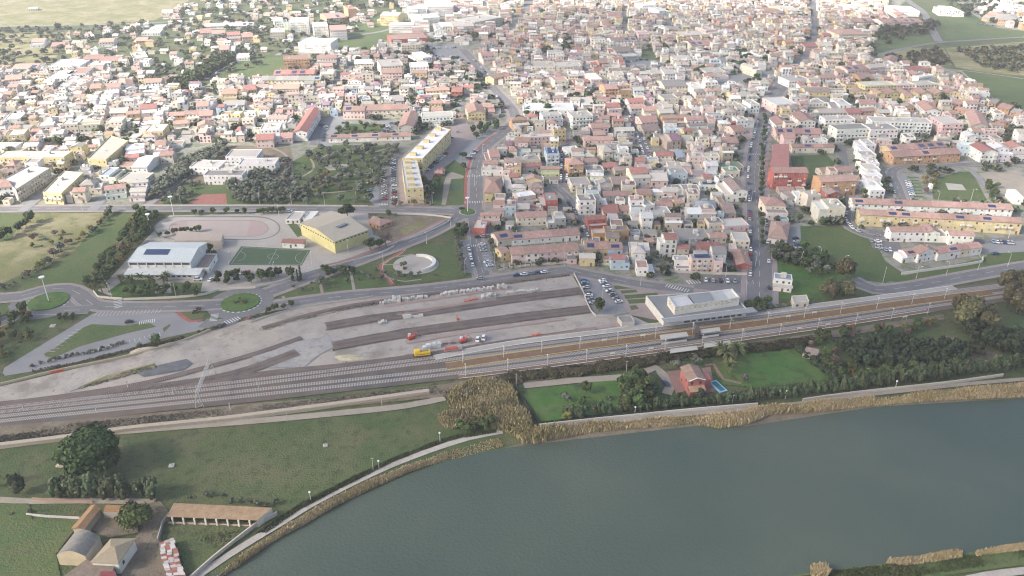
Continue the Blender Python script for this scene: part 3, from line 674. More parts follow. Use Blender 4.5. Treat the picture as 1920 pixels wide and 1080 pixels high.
zone(960,0,"""270 400 388 398 12 10 w T f; 460 385 620 385 30 3 w R g; 470 290 555 292 20 10 w G f; 595 300 700 300 15 10 w G f; 745 310 940 305 25 9 w B g; Q 345 290 385 300 490 215 440 200 7 w T p
725 385 820 385 15 9 c R g; 570 410 650 405 20 8 y G f; 655 475 755 470 25 6 o T g; 835 410 955 400 60 9 g B g; 1220 450 1345 445 30 6 c L g; 1345 340 1500 335 35 7 c T g; 1150 285 1225 283 20 8 p T h
1770 430 1875 425 40 6 w W f; 1675 490 1735 487 18 5 w W f; 150 500 325 500 40 8 c L f; 330 500 525 495 30 8 c L f; 580 530 685 530 25 5 y R g; 590 600 715 595 50 7 p W f; 720 560 840 560 25 7 c L f
1050 555 1143 550 30 6 c L g; 1145 555 1275 550 35 7 w L g; 320 610 425 605 30 8 c T f; 465 620 575 615 20 5 p R g; 945 600 1050 595 30 8 p L f; 1145 650 1320 645 50 7 c G g; 700 670 798 665 40 9 o T g
800 660 905 655 35 10 o L f; 1365 660 1448 655 40 8 w W f; 1450 620 1545 615 15 13 w W f; Q 90 830 465 830 455 775 80 775 6 w W f; 530 790 625 785 60 5 w L g; 240 880 385 870 35 11 w L f; 455 880 610 870 40 11 w L f
315 980 405 975 15 11 y T f; 15 920 130 910 40 8 o T h; 75 1035 310 1025 25 6 p L f; 600 960 725 955 35 8 p T g; 780 985 920 980 40 6 g L g; 725 815 825 810 40 8 p R g; 725 870 820 868 20 6 o T g
890 780 1005 775 40 6 p R g; 895 815 1000 810 30 6 g T g; 1005 845 1110 840 45 5 c T g; 1112 850 1215 845 30 5 n L g; 1140 745 1250 740 35 7 c G f; 1150 905 1330 900 40 8 o T g; 1335 920 1460 915 45 8 w T g
1470 865 1585 860 25 8 w G f; 1690 905 1820 900 30 7 w L f; 1765 790 1860 785 40 8 w L f; 1620 720 1700 715 30 6 y T g; 1710 725 1800 720 30 6 c L g; 1590 790 1762 785 25 7 c L f; 1420 760 1510 755 25 7 o B g
1600 930 1690 925 20 5 r R g; 1255 985 1360 980 20 9 y R g; 1165 1055 1270 1050 55 8 t P g; 990 985 1115 980 55 4 t B g; 975 920 1095 915 50 6 p T g; 1430 1000 1530 995 30 8 w T g; 1670 990 1810 980 50 7 p T g
1560 1075 1700 1070 45 4 p T g; 545 1055 760 1050 30 6 p T g; 1290 270 1475 260 35 8 y L f; 1490 240 1565 235 45 8 p L f; 1200 235 1280 230 65 5 w G g; 560 130 650 120 35 6 p L h; 950 250 1030 248 20 9 p L f
1480 560 1630 555 50 5 c L f; 1000 50 1100 45 30 11 w W f; 1105 85 1190 80 30 9 w W g; 730 130 830 130 35 7 c T g; 680 190 750 190 35 8 p T g; 240 140 320 140 25 6 p T g; 1800 520 1838 515 18 4 c T g; 1835 520 1880 515 50 9 c L p""")
zone(1440,270,"""Q 20 190 158 175 160 0 38 0 11 r R a; 45 215 300 215 42 13 r T g b; 185 25 500 25 25 5 c T g; 410 215 640 205 40 4 c T g; 400 285 670 275 50 11 o T g b; 145 400 210 395 40 5 g B f; 215 400 298 400 45 6 w W f
300 390 398 385 50 10 c L f; 402 380 560 375 45 6 r B p; 390 480 585 480 65 11 c L f; 0 490 158 492 95 8 c T h; 0 700 145 720 130 4 w T h
925 52 1340 18 45 6 o T g r; 945 98 1450 70 45 7 o T g r; 640 445 1840 492 42 6 w T g r; 690 527 1910 592 40 8 y T g r; 928 658 1188 660 40 7 w T g; 1192 662 1365 666 50 7 w T p; 1368 682 1550 690 35 7 w T g
1015 838 1130 825 50 5 w T g s; 1135 825 1270 800 45 6 w T p; 1280 822 1610 772 50 5 w T g; 50 1030 185 1045 60 6 w S f; 1850 402 1945 408 55 5 w W f
770 352 880 352 80 6 w W f; 758 280 870 280 45 7 w L f; 745 240 858 240 50 7 w W f; 735 195 845 195 45 7 w L f; 725 150 838 150 50 7 w W f; 715 100 830 100 45 7 w L f; 708 55 820 55 45 7 w W f; 700 10 810 10 45 7 w L f
1605 60 1730 60 55 9 w R p; 1735 55 1850 55 55 9 w W p; 1855 50 1980 50 55 9 w R p; 1440 10 1590 25 40 8 b W f; 1220 310 1240 310 10 3 w W f""")
zone(1440,0,"""535 260 755 255 40 10 c T h; 605 650 700 645 30 7 y T f; 730 648 965 640 35 9 y L f; 970 640 1108 636 30 9 p L f; 1112 640 1270 632 30 9 c L f; 1165 590 1280 575 30 11 w W f; 285 690 465 690 30 8 y B g; 470 690 605 690 25 8 c G f
600 530 760 520 40 8 c T g; 770 510 878 500 25 8 p L g; 882 505 1010 500 25 7 w L f; 65 790 220 780 60 9 p W f; 1050 530 1180 525 35 6 w R g; 690 590 800 590 40 5 o T g; 850 460 950 470 40 5 w T p; 420 600 540 595 35 6 c T g
160 610 320 600 40 7 w L f; 1175 830 1300 835 60 8 w T p; Q 1525 945 1655 940 1600 840 1480 840 8 c T p; 1310 930 1465 930 55 13 p L f; 780 912 1235 925 35 12 w L f b; 520 975 768 965 40 11 w G f b; 772 975 980 970 45 11 w G f b
430 900 655 895 30 10 w L f; 240 910 360 910 60 9 w T p; 65 1000 405 1005 40 6 p T g; 60 935 170 935 50 5 w T p; 705 835 810 830 25 6 p T g; 600 850 700 848 35 6 p R g; 690 780 860 785 30 6 w T g; 390 850 590 845 30 6 c L g
320 800 470 795 50 6 w L f; 485 790 625 790 50 7 w W f; 1345 765 1440 785 30 6 o T g; 1400 815 1490 838 30 6 o T g; 1655 770 1710 780 30 6 o G g; 1720 805 1810 822 30 6 o T g; 1815 840 1920 862 30 6 o G g; 1860 880 1960 890 30 6 o T g
660 705 765 705 32 6 y T p; 778 705 883 705 32 6 y T p; 896 705 1001 705 32 6 y T p; 1014 705 1119 705 32 6 y T p; 1132 705 1237 705 32 6 y T p; 1250 705 1355 705 32 6 y T p; 1368 708 1473 708 32 6 y T p
860 170 1165 165 30 8 p T g; 640 165 800 160 25 7 p T g; 940 85 1140 90 40 7 w L f; 595 62 705 62 30 7 w W f; 845 115 915 118 35 5 p T p; 970 118 1050 120 40 5 p T p; 1290 75 1380 78 30 9 w L f; 1390 80 1480 82 30 9 w L f; 1610 120 1720 130 40 7 o T h; 1730 150 1900 160 50 7 o G h
145 85 250 80 45 7 y L g; 20 100 125 95 40 7 p T g; 280 350 380 345 30 6 p R g; 385 345 490 345 30 7 y L g; 1700 80 1790 85 30 6 w L f; 1840 60 1900 60 30 7 w L g""")
zone(480,0,"""205 450 400 440 30 11 o T f; 455 450 600 445 30 10 w T g; 500 505 580 500 25 9 p T g; 130 560 435 555 35 6 t R g; 30 602 480 602 30 7 c G g; 485 560 570 555 20 10 c L f; 740 480 870 475 30 9 c W g; 740 560 880 555 20 12 c G f
945 550 1095 545 30 12 p T g; 935 500 1105 490 50 12 c L f; 1090 340 1235 335 15 12 c L f; 1160 520 1300 515 50 9 w W f; 1215 440 1320 430 50 8 w W f; 1175 550 1280 550 20 8 y T g; 1015 300 1290 285 40 5 r T f
315 320 560 325 35 9 w W f; 430 200 540 195 30 11 w W f; 555 230 680 225 40 10 w T g; 240 170 395 165 35 12 w W f; 135 160 235 155 25 10 w W f; 105 245 215 240 30 8 c L f; 530 140 680 130 40 7 o T g; 690 70 780 65 30 11 o R f
930 115 1065 120 25 11 y L g; 995 185 1182 185 15 9 w W f; 1185 140 1380 130 30 9 w W f; 1285 50 1480 45 40 11 w W f; 1160 70 1275 65 25 10 w W f; 1350 200 1475 195 30 8 w W f; 1480 200 1638 195 40 9 c L f; 1640 170 1850 130 50 9 c L f
1705 430 1798 425 35 9 c T g; 1800 475 1900 470 20 7 p T g; 1785 590 1900 560 30 7 y T g; 680 620 780 620 25 9 w T p; 0 670 90 665 30 5 c T g; 130 670 320 665 35 5 c T g; 235 710 348 705 15 11 c T g; 350 705 465 700 15 8 c L f
470 745 590 740 35 6 w L g; 595 735 660 730 30 5 y T g; 665 720 750 718 30 10 p S f; 1280 690 1455 680 25 7 y T g; 1465 690 1545 690 40 6 r R g; 1095 655 1200 650 25 6 w W f; 650 832 812 832 35 8 p T g r; 815 828 1140 818 40 8 c T g r
1065 950 1180 950 100 7 g T p; 545 1037 1160 1018 25 4 w T g r; Q 275 990 380 990 480 830 400 810 8 w R p; 75 905 215 905 40 7 w T g; 30 975 175 970 45 7 w L f; 1245 880 1480 870 35 8 w L f; 1590 850 1720 845 60 8 y T p
1320 840 1405 835 30 4 y T g; 0 1050 128 1045 40 7 p R g; 130 1040 270 1035 40 5 p T g; 500 830 545 828 20 6 y G f; 550 830 610 828 25 6 b G f; 310 815 375 812 35 6 w G g; 790 750 860 745 25 6 w S f; 1000 760 1110 755 60 5 w G g
Q 1095 1190 1250 1192 1460 975 1352 945 12 y W f apartment_block; Q 1120 1415 1255 1410 1208 1205 1090 1205 11 y W f apartment_block""")
zone(480,270,"""1715 365 1840 365 115 7 y T h; 1690 550 1830 545 35 6 p T g; 1620 635 1720 640 60 4 r L f; 1815 720 1925 700 60 5 c T g s; 1840 820 1925 800 50 6 y T g; 1715 170 1820 165 45 5 c T g; 1730 100 1830 95 60 5 p T g; 1690 200 1850 200 25 4 w L f
1875 330 1925 328 90 4 w L f; 1340 220 1395 220 20 2.6 r T g; 1360 205 1412 205 20 2.6 w R g; 195 740 355 745 30 3.4 w R g""")
zone(0,270,"""-40 105 480 100 45 8 y L f b apartment_block; Q 120 345 372 185 220 165 20 270 9 g L f; Q -60 330 95 320 22 268 -110 262 9.4 w T g; Q 320 365 460 375 625 220 480 205 8 y L f; Q 655 115 795 120 960 -20 830 -60 8 y L f
595 310 750 305 40 7 c G h; 785 365 940 345 50 6 w T g; 885 275 1080 278 60 4 c L f; 745 240 860 240 60 6 w S f; 985 175 1100 175 90 5 w L g; 940 70 1080 55 60 6 w W f; 700 260 870 245 15 4 c L f; 940 110 1040 100 25 4 p R g
1420 175 1640 180 55 6 w L f; 1525 238 1815 238 40 7 w G f; 1690 100 1925 98 55 6 w L f; 1785 160 2062 155 48 7 w L f; 1640 188 1760 186 35 5 w L f; -120 20 120 20 30 5 w L f; 1110 20 1240 10 40 6 c T g; 1150 70 1260 60 40 6 p L f""")
zone(0,0,"""600 465 740 460 50 7 p T g; 745 460 895 455 35 6 y T g; 500 560 640 555 50 7 w T f; 350 590 500 585 70 7 w W f; 360 500 600 495 50 6 w W f; 990 310 1105 305 25 6 o T g; 1000 440 1110 430 45 7 w L f; 220 330 320 325 35 6 w T g
380 350 480 345 30 4 p T g; 740 320 850 315 30 6 w T g; 1500 250 1590 245 35 6 c T g; 1590 255 1690 250 25 5 w T g; 1700 275 1800 270 30 6 p R g; 1815 280 1900 275 30 7 p T g; 1215 100 1300 95 25 5 w W f; 1645 375 1760 370 35 6 c T g
1770 435 1870 430 30 4 w W f; 80 520 270 515 40 6 w T g; 25 620 150 610 50 6 c T g; 670 665 780 660 30 7 y T g; 780 680 880 675 50 8 w T g; 890 650 1000 640 40 7 w T p; 1070 640 1190 635 45 6 w T g; 1655 720 1770 715 40 8 y T g
1830 680 1925 670 40 8 y R g; 1330 770 1400 765 35 9 w L g; 1470 800 1560 795 35 8 w T g; 1690 790 1830 785 30 7 w G g; 820 850 950 845 35 7 p L g; 950 860 1050 850 35 7 y T g; 1050 840 1170 830 50 8 w R g; 280 950 400 940 25 8 w L f
400 940 580 930 30 8 c L f; 585 930 745 920 35 8 c L f; 780 930 900 925 45 8 c L f; 0 900 150 890 40 6 w W f; 50 1020 180 1010 40 10 y L f; 1085 990 1220 985 50 8 y W f; 1300 950 1410 940 40 6 c T g; 1480 950 1600 940 40 7 c T p; 1260 870 1380 865 25 6 o T g
1490 870 1590 865 35 7 p T g; 1380 870 1490 865 35 7 c T g; 660 240 690 270 20 5 w W f; 1120 215 1220 212 25 3 w W f; 1060 250 1200 245 22 4 w W f; 210 70 280 66 12 3 w W f; 1530 200 1900 190 20 4 w L f r""")
# ---- landmarks built on their own, footprints blocked here
for q in ("280 454 386 454 408 520 236 520","562 418 620 396 692 470 626 476","1205 545 1290 535 1440 555 1420 600 1240 612","690 405 735 403 735 424 690 424"): occ([G(x,y).to_2d() for x,y in pts(q)])
# ---- the rest of the town: houses in rows along the blocks
NMAN=len(HS)
def fill(poly,dens,wal,rof,rot=0,hmix=(5.5,7,8.5),low=.2,row=16,uw=(6.5,11)):
    W=[G(x,y).to_2d() for x,y in pts(poly)]; x0=min(p.x for p in W); x1=max(p.x for p in W); y0=min(p.y for p in W); y1=max(p.y for p in W)
    grid=np.zeros_like(OCC); occ(W,grid); cx,cy=(x0+x1)/2,(y0+y1)/2; RR=max(x1-x0,y1-y0)/1.3
    ca,sa=math.cos(rot),math.sin(rot); v=-RR; cnt=0
    while v<RR:
        u=-RR; sh=rnd.uniform(-4,4)
        while u<RR:
            wd=rnd.uniform(*uw); dp=rnd.uniform(8.5,12.5); g=0 if rnd.random()<.75 else rnd.uniform(1.5,4); 
            x,y=cx+(u+wd/2)*ca-(v+sh*.3)*sa, cy+(u+wd/2)*sa+(v+sh*.3)*ca
            px,py=P(x,y); i,j=int((y-OCC_Y0)/OCC_D),int((x-OCC_X0)/OCC_D)
            u+=wd+g
            if not(-60<px<1980 and -35<py): continue
            if not(0<=i<OCC.shape[0] and 0<=j<OCC.shape[1]) or not grid[i,j]: continue
            if rnd.random()>dens: continue
            a=rot+rnd.uniform(-.05,.05); c2,s2=math.cos(a),math.sin(a)
            q=[Vector((x+X*c2-Y*s2,y+X*s2+Y*c2)) for X,Y in ((-wd/2,-dp/2),(wd/2,-dp/2),(wd/2,dp/2),(-wd/2,dp/2))]
            if occ_hit(q):
                q=[Vector((x+X*c2-Y*s2,y+X*s2+Y*c2)) for X,Y in ((-wd*.3,-dp*.3),(wd*.3,-dp*.3),(wd*.3,dp*.3),(-wd*.3,dp*.3))]
                if occ_hit(q): continue
                h=rnd.choice((3,3.3,5.5)); low_=True
            else:
                low_=rnd.random()<low; h=3.2 if low_ else rnd.choice(hmix)+rnd.uniform(-.4,.4)
            add_house(q,h,rnd.choice(wal),rnd.choice(rof) if not low_ else rnd.choice('GGLBT'),rnd.choice('ggggpffh') if not low_ else rnd.choice('fga'),man=False); cnt+=1
        v+=row/2 if rnd.random()<0 else row*rnd.uniform(.78,.95)
    return cnt
WA='wwwwwwccccccppppygggtb'; RA='TTTTRBBBGGGGLLLLLLWWP'
fill("895 540 885 400 905 300 960 230 1000 100 1430 100 1450 180 1420 270 1413 400 1420 545 1200 528 1060 500",.93,WA,RA,0,row=15)
fill("1436 540 1432 400 1428 300 1440 230 1480 150 1600 200 1640 240 1640 300 1600 300 1600 380 1500 420 1440 470",.75,WA,RA,-.04)
fill("880 110 960 40 1000 -60 1500 -60 1620 60 1640 110 1560 200 1480 150 1450 180 1000 240",.9,'wwcccccppyyogt','TTTRBGGLLLLW',.05,(6,7,9,10),.2,13.5,(7,11.5))
fill("1440 190 1480 130 1520 60 1540 -60 1690 -60 1640 60 1640 105 1750 130 1800 150 1860 190 1960 240 1960 300 1650 300 1600 250 1500 250",.68,'wwcccppyo','TTTTGLLW',-.08,(6,7,9),.15)
fill("1700 -60 1790 -60 1860 30 1960 65 1960 -60",.6,'wwcpo','TGLW',-.1)
fill("1780 -60 1960 -60 1960 70 1860 45",.5,'wwcpo','TGLW',-.1)
fill("340 270 330 170 420 152 540 150 640 100 700 80 860 90 900 130 960 210 880 250 760 240 640 260 590 272 420 272",.74,WA,RA,.03,(6,7,8.5),.2,15.5)
fill("-60 395 -60 130 200 130 330 168 345 265 300 330 260 385",.85,'wwwwcccccpyyg','TTTLLLWWWG',.12,(6,7,8.5),.2,15.5)
fill("-60 130 -60 60 120 60 300 45 380 -40 760 -60 760 60 540 100 420 105 330 165 200 130",.2,'wwwcccpy','TTTLWWW',.1,(4,6,7),.3,20)
fill("760 60 740 -60 1000 -60 960 60 860 95",.65,'wwwccp','TTLWW',.1,(6,9,11),.1,18,(9,18))
def house_name(s):
    if s['name']: return s['name']
    L=(s['q'][1]-s['q'][0]).length
    return 'apartment_block' if s['h']>=8.6 and L>9 or L>24 else 'garden_shed' if s['h']<3.6 and L<9 else 'house'
near=[]; far=[]; cnt={}
for s in sorted(HS,key=lambda s:-s['size']):
    n=house_name(s); cnt[n]=cnt.get(n,0)+1; s['n']=n
    if n=='garden_shed' and cnt[n]>90 or cnt[n]>290: far.append(s)
    else: near.append(s)
SHAPE=dict(f='flat roofed',g='gabled',t='gabled',p='gable fronted',h='hip roofed',a='flat roofed')
def build_house(s):
    q=s['q']; ce=(q[0]+q[1]+q[2]+q[3])/4; h=s['h']; wc,rc=jit(WC[s['w']]),jit(RC[s['r']],.2); ty='g' if s['ty']=='t' else s['ty']
    wall,roof=MB(),MB(); V=volumes(s); ql,rise=house_geom(V[0][0],h,wc,rc,ty,wall,roof,ce); r=random.Random(s['seed'])
    wroof=MB()
    if len(V)>1: wq,_=house_geom(V[1][0],V[1][1],tuple(x*r.uniform(.9,1.05) for x in wc),jit(RC[V[1][3]],.15),V[1][2],wall,wroof,ce)
    root=empty(s['n'],(ce.x,ce.y,0)); px,py=P(ce.x,ce.y)
    storeys={1:'one-storey',2:'two-storey',3:'three-storey',4:'four-storey'}.get(max(1,round(h/3)),'tall')
    kind={'house':'house','garden_shed':'shed','apartment_block':'apartment block','terraced_house':'terraced house'}[s['n']]
    tag(root,None,kind,{'house':'houses of the town','garden_shed':'sheds and low outbuildings','apartment_block':'apartment blocks','terraced_house':'terraced houses in rows'}[s['n']])
    look='%s %s %s, %s'%(WN[s['w']],storeys if kind!='shed' else 'low',kind,RN[s['r']])
    later(root,look,ce.x,ce.y,h)
    ops=openings(ql,h,ty,1,bal=(s['n']!='garden_shed' and h>=7.5 or s['n']=='terraced_house'),seed=s['seed'])
    if len(V)>1: ops=[t for t in ops if t[0]!='balcony']+openings(wq,V[1][1],'f',.8,False,s['seed']+3)
    parts=py>268
    if not parts:
        for k,c,d,rz in ops:
            if k=='window': wall.box((c[0],c[1],c[2]-d[2]/2),d,rz,(.1,.1,.1),1,True)
            elif k=='balcony': wall.box((c[0],c[1],c[2]-d[2]/2),d,rz,wc,0,True)
    wall.build('wall',[M['plaster'],M['glass']],root); roof.build('roof',[M['tile'] if s['r'] in 'TRBP' else M['matt']],root)
    if len(V)>1: wroof.build('wing_roof',[M['matt']],root)
    if parts:
        for k,c,d,rz in ops: link(UB[k] if k!='window' else UB[r.choice(WV)],k,root,c,rz,d)
    u=(ql[1]-ql[0]); L=u.length; u=u/L; v=(ql[3]-ql[0]); D=v.length; v=v/D; rz=math.atan2(u.y,u.x)
    if s['solar'] and ty!='f' and ty!='a' and ty!='p':
        sl=math.atan2(rise,D/2); o=link(UB['solar_panel'],'solar_panel',root,(*(ql[0]+u*L*.5+v*D*.22),h+rise*.44+.28),rz,(min(L*.6,5),D*.26,.08)); o.rotation_euler=(sl,0,rz)
    elif s['solar']:
        o=link(UB['solar_panel'],'solar_panel',root,(*(ql[0]+u*L*.5+v*D*.45),h+.8),rz,(L*.7,D*.5,.08)); o.rotation_euler=(.2,0,rz)
    if ty in 'gph' and r.random()<.7:
        link(UB['chimney'],'chimney',root,(*(ql[0]+u*L*r.uniform(.2,.8)+v*D*r.uniform(.6,.75)),h+rise*.8+.3),rz,(.6,.6,1.4))
    if ty=='f' and s['n']!='garden_shed' and L>7:
        if r.random()<.6: link(UB['stair_room'],'stair_room',root,(*(ql[0]+u*L*r.uniform(.3,.7)+v*D*.6),h+1.1),rz,(2.8,2.6,2.2))
        if r.random()<.5: link(UB['water_tank'],'water_tank',root,(*(ql[0]+u*L*r.uniform(.15,.85)+v*D*.35),h+.6),rz,(1.1,1.1,1.2))
def roof_boxes(s,n):
    q=s['q']; ce=(q[0]+q[1]+q[2]+q[3])/4
    root=[o for o in bpy.data.objects if o.name.startswith('apartment_block') and o.parent is None and (Vector(o.location[:2])-ce).length<1][0]
    for k in range(n):
        p=q[0].lerp(q[3],(k+.5)/n).lerp(q[1].lerp(q[2],(k+.5)/n),.38)-ce; v=q[3]-q[0]; link(UB['stair_room_y'],'stair_room',root,(p.x,p.y,s['h']+1.1),math.atan2(v.y,v.x)-1.57,(5,3.4,2.2))
UB['stair_room_y']=unitbox('stair_room',M['plaster'],(.62,.52,.30))
for s in near: build_house(s)
for s in near:
    if s['name']=='apartment_block' and s['w']=='y' and s['r']=='W': roof_boxes(s,5)
fw,fr=MB(),MB()
for s in far:
    q=s['q']; wc,rc=jit(WC[s['w']],.12),jit(RC[s['r']],.15); ty='g' if s['ty']=='t' else s['ty']
    t=MB(); V=volumes(s); ql,rise=house_geom(V[0][0],s['h'],wc,rc,ty,fw,t); rr=random.Random(s['seed'])
    if len(V)>1: house_geom(V[1][0],V[1][1],wc,jit(RC[V[1][3]],.15),V[1][2],fw,t)
    if ty!='a' and s['h']>4:
        for _ in range(rr.choice((0,1,1,2))):
            p=ql[0]+(ql[1]-ql[0])*rr.uniform(.2,.8)+(ql[3]-ql[0])*rr.uniform(.3,.8); g=rr.choice(((.6,.58,.55),(.45,.4,.36),(.7,.7,.7))); fw.box((p.x,p.y,s['h']),(rr.uniform(.7,2.4),rr.uniform(.7,2.2),rise+rr.uniform(.8,1.8)),0,g,0)
    fr.v+= [] 
    k=len(fw.v); fw.v+=t.v; fw.f+=[tuple(i+k for i in f) for f in t.f]; fw.c+=t.c; fw.m+=[1]*len(t.f)
    for kk,c,d,rz in openings(ql,s['h'],ty,.8,False,s['seed']):
        if kk=='window' : 
            u=Vector((math.cos(rz),math.sin(rz)))*d[0]/2; n=Vector((math.sin(rz),-math.cos(rz)))*.06; z0,z1=c[2]-d[2]/2,c[2]+d[2]/2
            fw.face([(c[0]-u.x+n.x,c[1]-u.y+n.y,z0),(c[0]+u.x+n.x,c[1]+u.y+n.y,z0),(c[0]+u.x+n.x,c[1]+u.y+n.y,z1),(c[0]-u.x+n.x,c[1]-u.y+n.y,z1)],(.1,.1,.1),2)
if far: tag(fw.build('distant_town_houses',[M['plaster'],M['tile'],M['glass']]),'mass of small far houses of the town behind the nearer streets','town houses',kind='stuff')
print('HOUSES',NMAN,len(HS),len(near),len(far),cnt)
# ================================================================ SINGLE BUILDINGS
def bld(name,label,cat,qpx,h,w,r,ty,wins=True,base=0,rcol=None,bal=False):
    q=[G(x,y,h).to_2d() for x,y in pts(qpx)]; ce=(q[0]+q[1]+q[2]+q[3])/4
    wall,roof=MB(),MB(); wc=jit(WC[w]) if isinstance(w,str) else w; rc=rcol or RC[r]
    ql,rise=house_geom(q,h,wc,rc,ty,wall,roof,ce); root=empty(name,(ce.x,ce.y,0)); tag(root,label,cat)
    wall.build('wall',M['plaster'],root); roof.build('roof',M['tile'] if r in 'TRBPO' else M['matt'],root)
    if wins:
        for k,c,d,rz in openings(ql,h,ty,1,bal,5): link(UB[k],k,root,c,rz,d)
    return root,ql,rise,ce
def wpt(root,px,py,z=0): p=G(px,py,z); return (p.x-root.location.x,p.y-root.location.y,p.z)
# white sports hall with a low front wing and a solar array
root,ql,rise,ce=bld('sports_hall','large white sports hall with pale metal roof and one dark solar array','sports hall',"241 491 356 491 387 455 281 455",8.5,(.68,.68,.66),'W','g',False,rcol=(.56,.60,.60))
u=(ql[1]-ql[0]).normalized(); v=(ql[3]-ql[0]).normalized(); L=(ql[1]-ql[0]).length; D=(ql[3]-ql[0]).length
for k in range(7):
    p=ql[0]+u*L*(k+.5)/7-v*.03; link(UB['window'],'window',root,(p.x,p.y,7.2),math.atan2(u.y,u.x),(L/7-.7,.14,1.1))
o=link(UB['solar_panel'],'solar_panel',root,(*(ql[0]+u*L*.36+v*D*.34),8.5+rise*.68+.32),math.atan2(u.y,u.x),(L*.40,D*.2,.1)); o.rotation_euler=(math.atan2(rise,D/2),0,math.atan2(u.y,u.x))
mb=MB(); f0,f1=ql[0]-v*.0,ql[1]; 
a,b,c,d=f0-v*6.5-u*1,f1-v*6.5+u*7,f1+u*7,f0-u*1
mb.face([(a.x,a.y,3.4),(b.x,b.y,3.4),(c.x,c.y,4.6),(d.x,d.y,4.6)],(.55,.58,.58)); mb.prism([a+v*1.2,b+v*1.2-u*.4,c-v*.01-u*.4,d-v*.01+u*.4],0,3.3,(.6,.58,.54),top=False); mb.build('front_wing',M['plaster'],root)
for k in range(12):
    p=a+v*1.15+u*(3+k*(L+2)/12); link(UB['window'],'window',root,(p.x,p.y,2),math.atan2(u.y,u.x),(1.8,.14,.9))
mb=MB()
for k in range(8): p=ql[0]+u*L*k/7-v*.15; mb.box((p.x,p.y,4.6),(.5,.4,4),math.atan2(u.y,u.x),(.7,.7,.68))
mb.build('pilasters',M['plaster'],root)
bld('changing_rooms','low annex with flat brown roof and open frame, right of the white sports hall','annex',"363 504 391 504 407 477 384 477",3.6,'w','B','f')
root,ql,rise,ce=bld('grandstand_shelter','beige flat canopy on posts beside the skating track','grandstand',"325 451 415 451 418 437 333 433",5.5,(.5,.44,.38),'L','a',False,rcol=(.42,.35,.30))
# yellow hall: ridge runs from the front-left long side
root,ql,rise,ce=bld('sports_hall','large pale yellow sports hall with a beige metal roof','sports hall',"563 419 627 453 690 431 621 396",8,(.60,.55,.28),'L','p',False,rcol=(.43,.385,.31))
for i,n in ((0,14),(1,9)):
    a,b=ql[i],ql[(i+1)%4]; u2=(b-a).normalized(); nn=Vector((u2.y,-u2.x))
    for k in range(n):
        p=a+(b-a)*(k+.5)/n+nn*.03; link(UB['window'],'window',root,(p.x,p.y,6.9),math.atan2(u2.y,u2.x),((b-a).length/n*.5,.14,.7))
u=(ql[1]-ql[0]).normalized(); v=(ql[3]-ql[0]).normalized(); L=(ql[1]-ql[0]).length; D=(ql[3]-ql[0]).length
o=link(UB['solar_panel'],'solar_panel',root,(*(ql[0]+u*L*.66+v*D*.56),8+rise*.66+.3),math.atan2(v.y,v.x),(D*.30,L*.18,.1)); o.rotation_euler=(-math.atan2(rise,L/2),0,math.atan2(v.y,v.x)) 
bld('sports_shed','low building with beige roof and white verandah left of the yellow sports hall','shed',"535 412 562 412 572 398 551 397",3,'w','L','f')
bld('sports_shed','small white roofed building directly behind the yellow sports hall','shed',"568 411 585 411 598 397 580 397",3,'w','W','f')
bld('clubhouse','low terracotta hipped clubhouse in the walled yard beside the bare tree','clubhouse',"691 416 712 423 735 414 700 405",3.2,'o','T','h')
# station
root,ql,rise,ce=bld('rail_station','white modern rail station with long grey roofed lower storey','station',"1245 599 1400 580 1369 546 1211 556",4.6,(.62,.61,.58),'G','f',False,rcol=(.24,.245,.25))
q=[G(x,y,9.6).to_2d() for x,y in pts("1266 575 1387 557 1373 541 1252 556")]; ce2=Vector(root.location[:2]); wl,rf=MB(),MB(); q=[p-ce2 for p in q]
for i in range(4):
    a,b=q[i],q[(i+1)%4]; wl.face([(a.x,a.y,4.6),(b.x,b.y,4.6),(b.x,b.y,9.6),(a.x,a.y,9.6)],(.68,.66,.60))
    u=(b-a); Lh=u.length; u=u/Lh; nn=Vector((u.y,-u.x))
    for k in range(int(Lh*2.2)):
        p=a+u*rnd.uniform(.6,Lh-.6)+nn*.02; wl.box((p.x,p.y,rnd.uniform(6.6,9.3)),(1.1,.1,.16),math.atan2(u.y,u.x),(.36,.31,.22))
cq=(q[0]+q[1]+q[2]+q[3])/4; inn=[p+(cq-p).normalized()*.5 for p in q]
for i in range(4):
    a,b,c,d=q[i],q[(i+1)%4],inn[(i+1)%4],inn[i]; wl.face([(a.x,a.y,9.6),(b.x,b.y,9.6),(c.x,c.y,9.6),(d.x,d.y,9.6)],(.72,.72,.7)); wl.face([(d.x,d.y,9.6),(c.x,c.y,9.6),(c.x,c.y,8.6),(d.x,d.y,8.6)],(.7,.7,.68))
def lp(s,t): return inn[0].lerp(inn[1],s).lerp(inn[3].lerp(inn[2],s),t)
for s0,s1,zz,cc in ((0,.3,8.6,(.6,.6,.6)),(.3,.62,9.3,(.27,.28,.30)),(.62,.86,8.6,(.45,.46,.46)),(.86,1,8.6,(.62,.62,.6))): rf.face([(p.x,p.y,zz) for p in (lp(s0,0),lp(s1,0),lp(s1,1),lp(s0,1))],cc)
wl.build('upper_storey',M['plaster'],root); rf.build('roof',M['matt'],root)
u=(ql[1]-ql[0]).normalized(); v=(ql[3]-ql[0]).normalized(); L=(ql[1]-ql[0]).length; mb=MB(); a,b=ql[0]-v*4-u*1,ql[1]-v*4+u*4; c,d=ql[1]+v*1+u*4,ql[0]+v*1-u*1
mb.prism([a,b,c,d],4.62,5.0,(.30,.31,.32),bottom=True); mb.build('canopy',M['matt'],root)
for k in range(9): p=ql[0]+u*L*(.28+k*.08)-v*.05; link(UB['window'],'window',root,(p.x,p.y,2.4),math.atan2(u.y,u.x),(2.2 if k%3 else 3.4,.14,2.4))
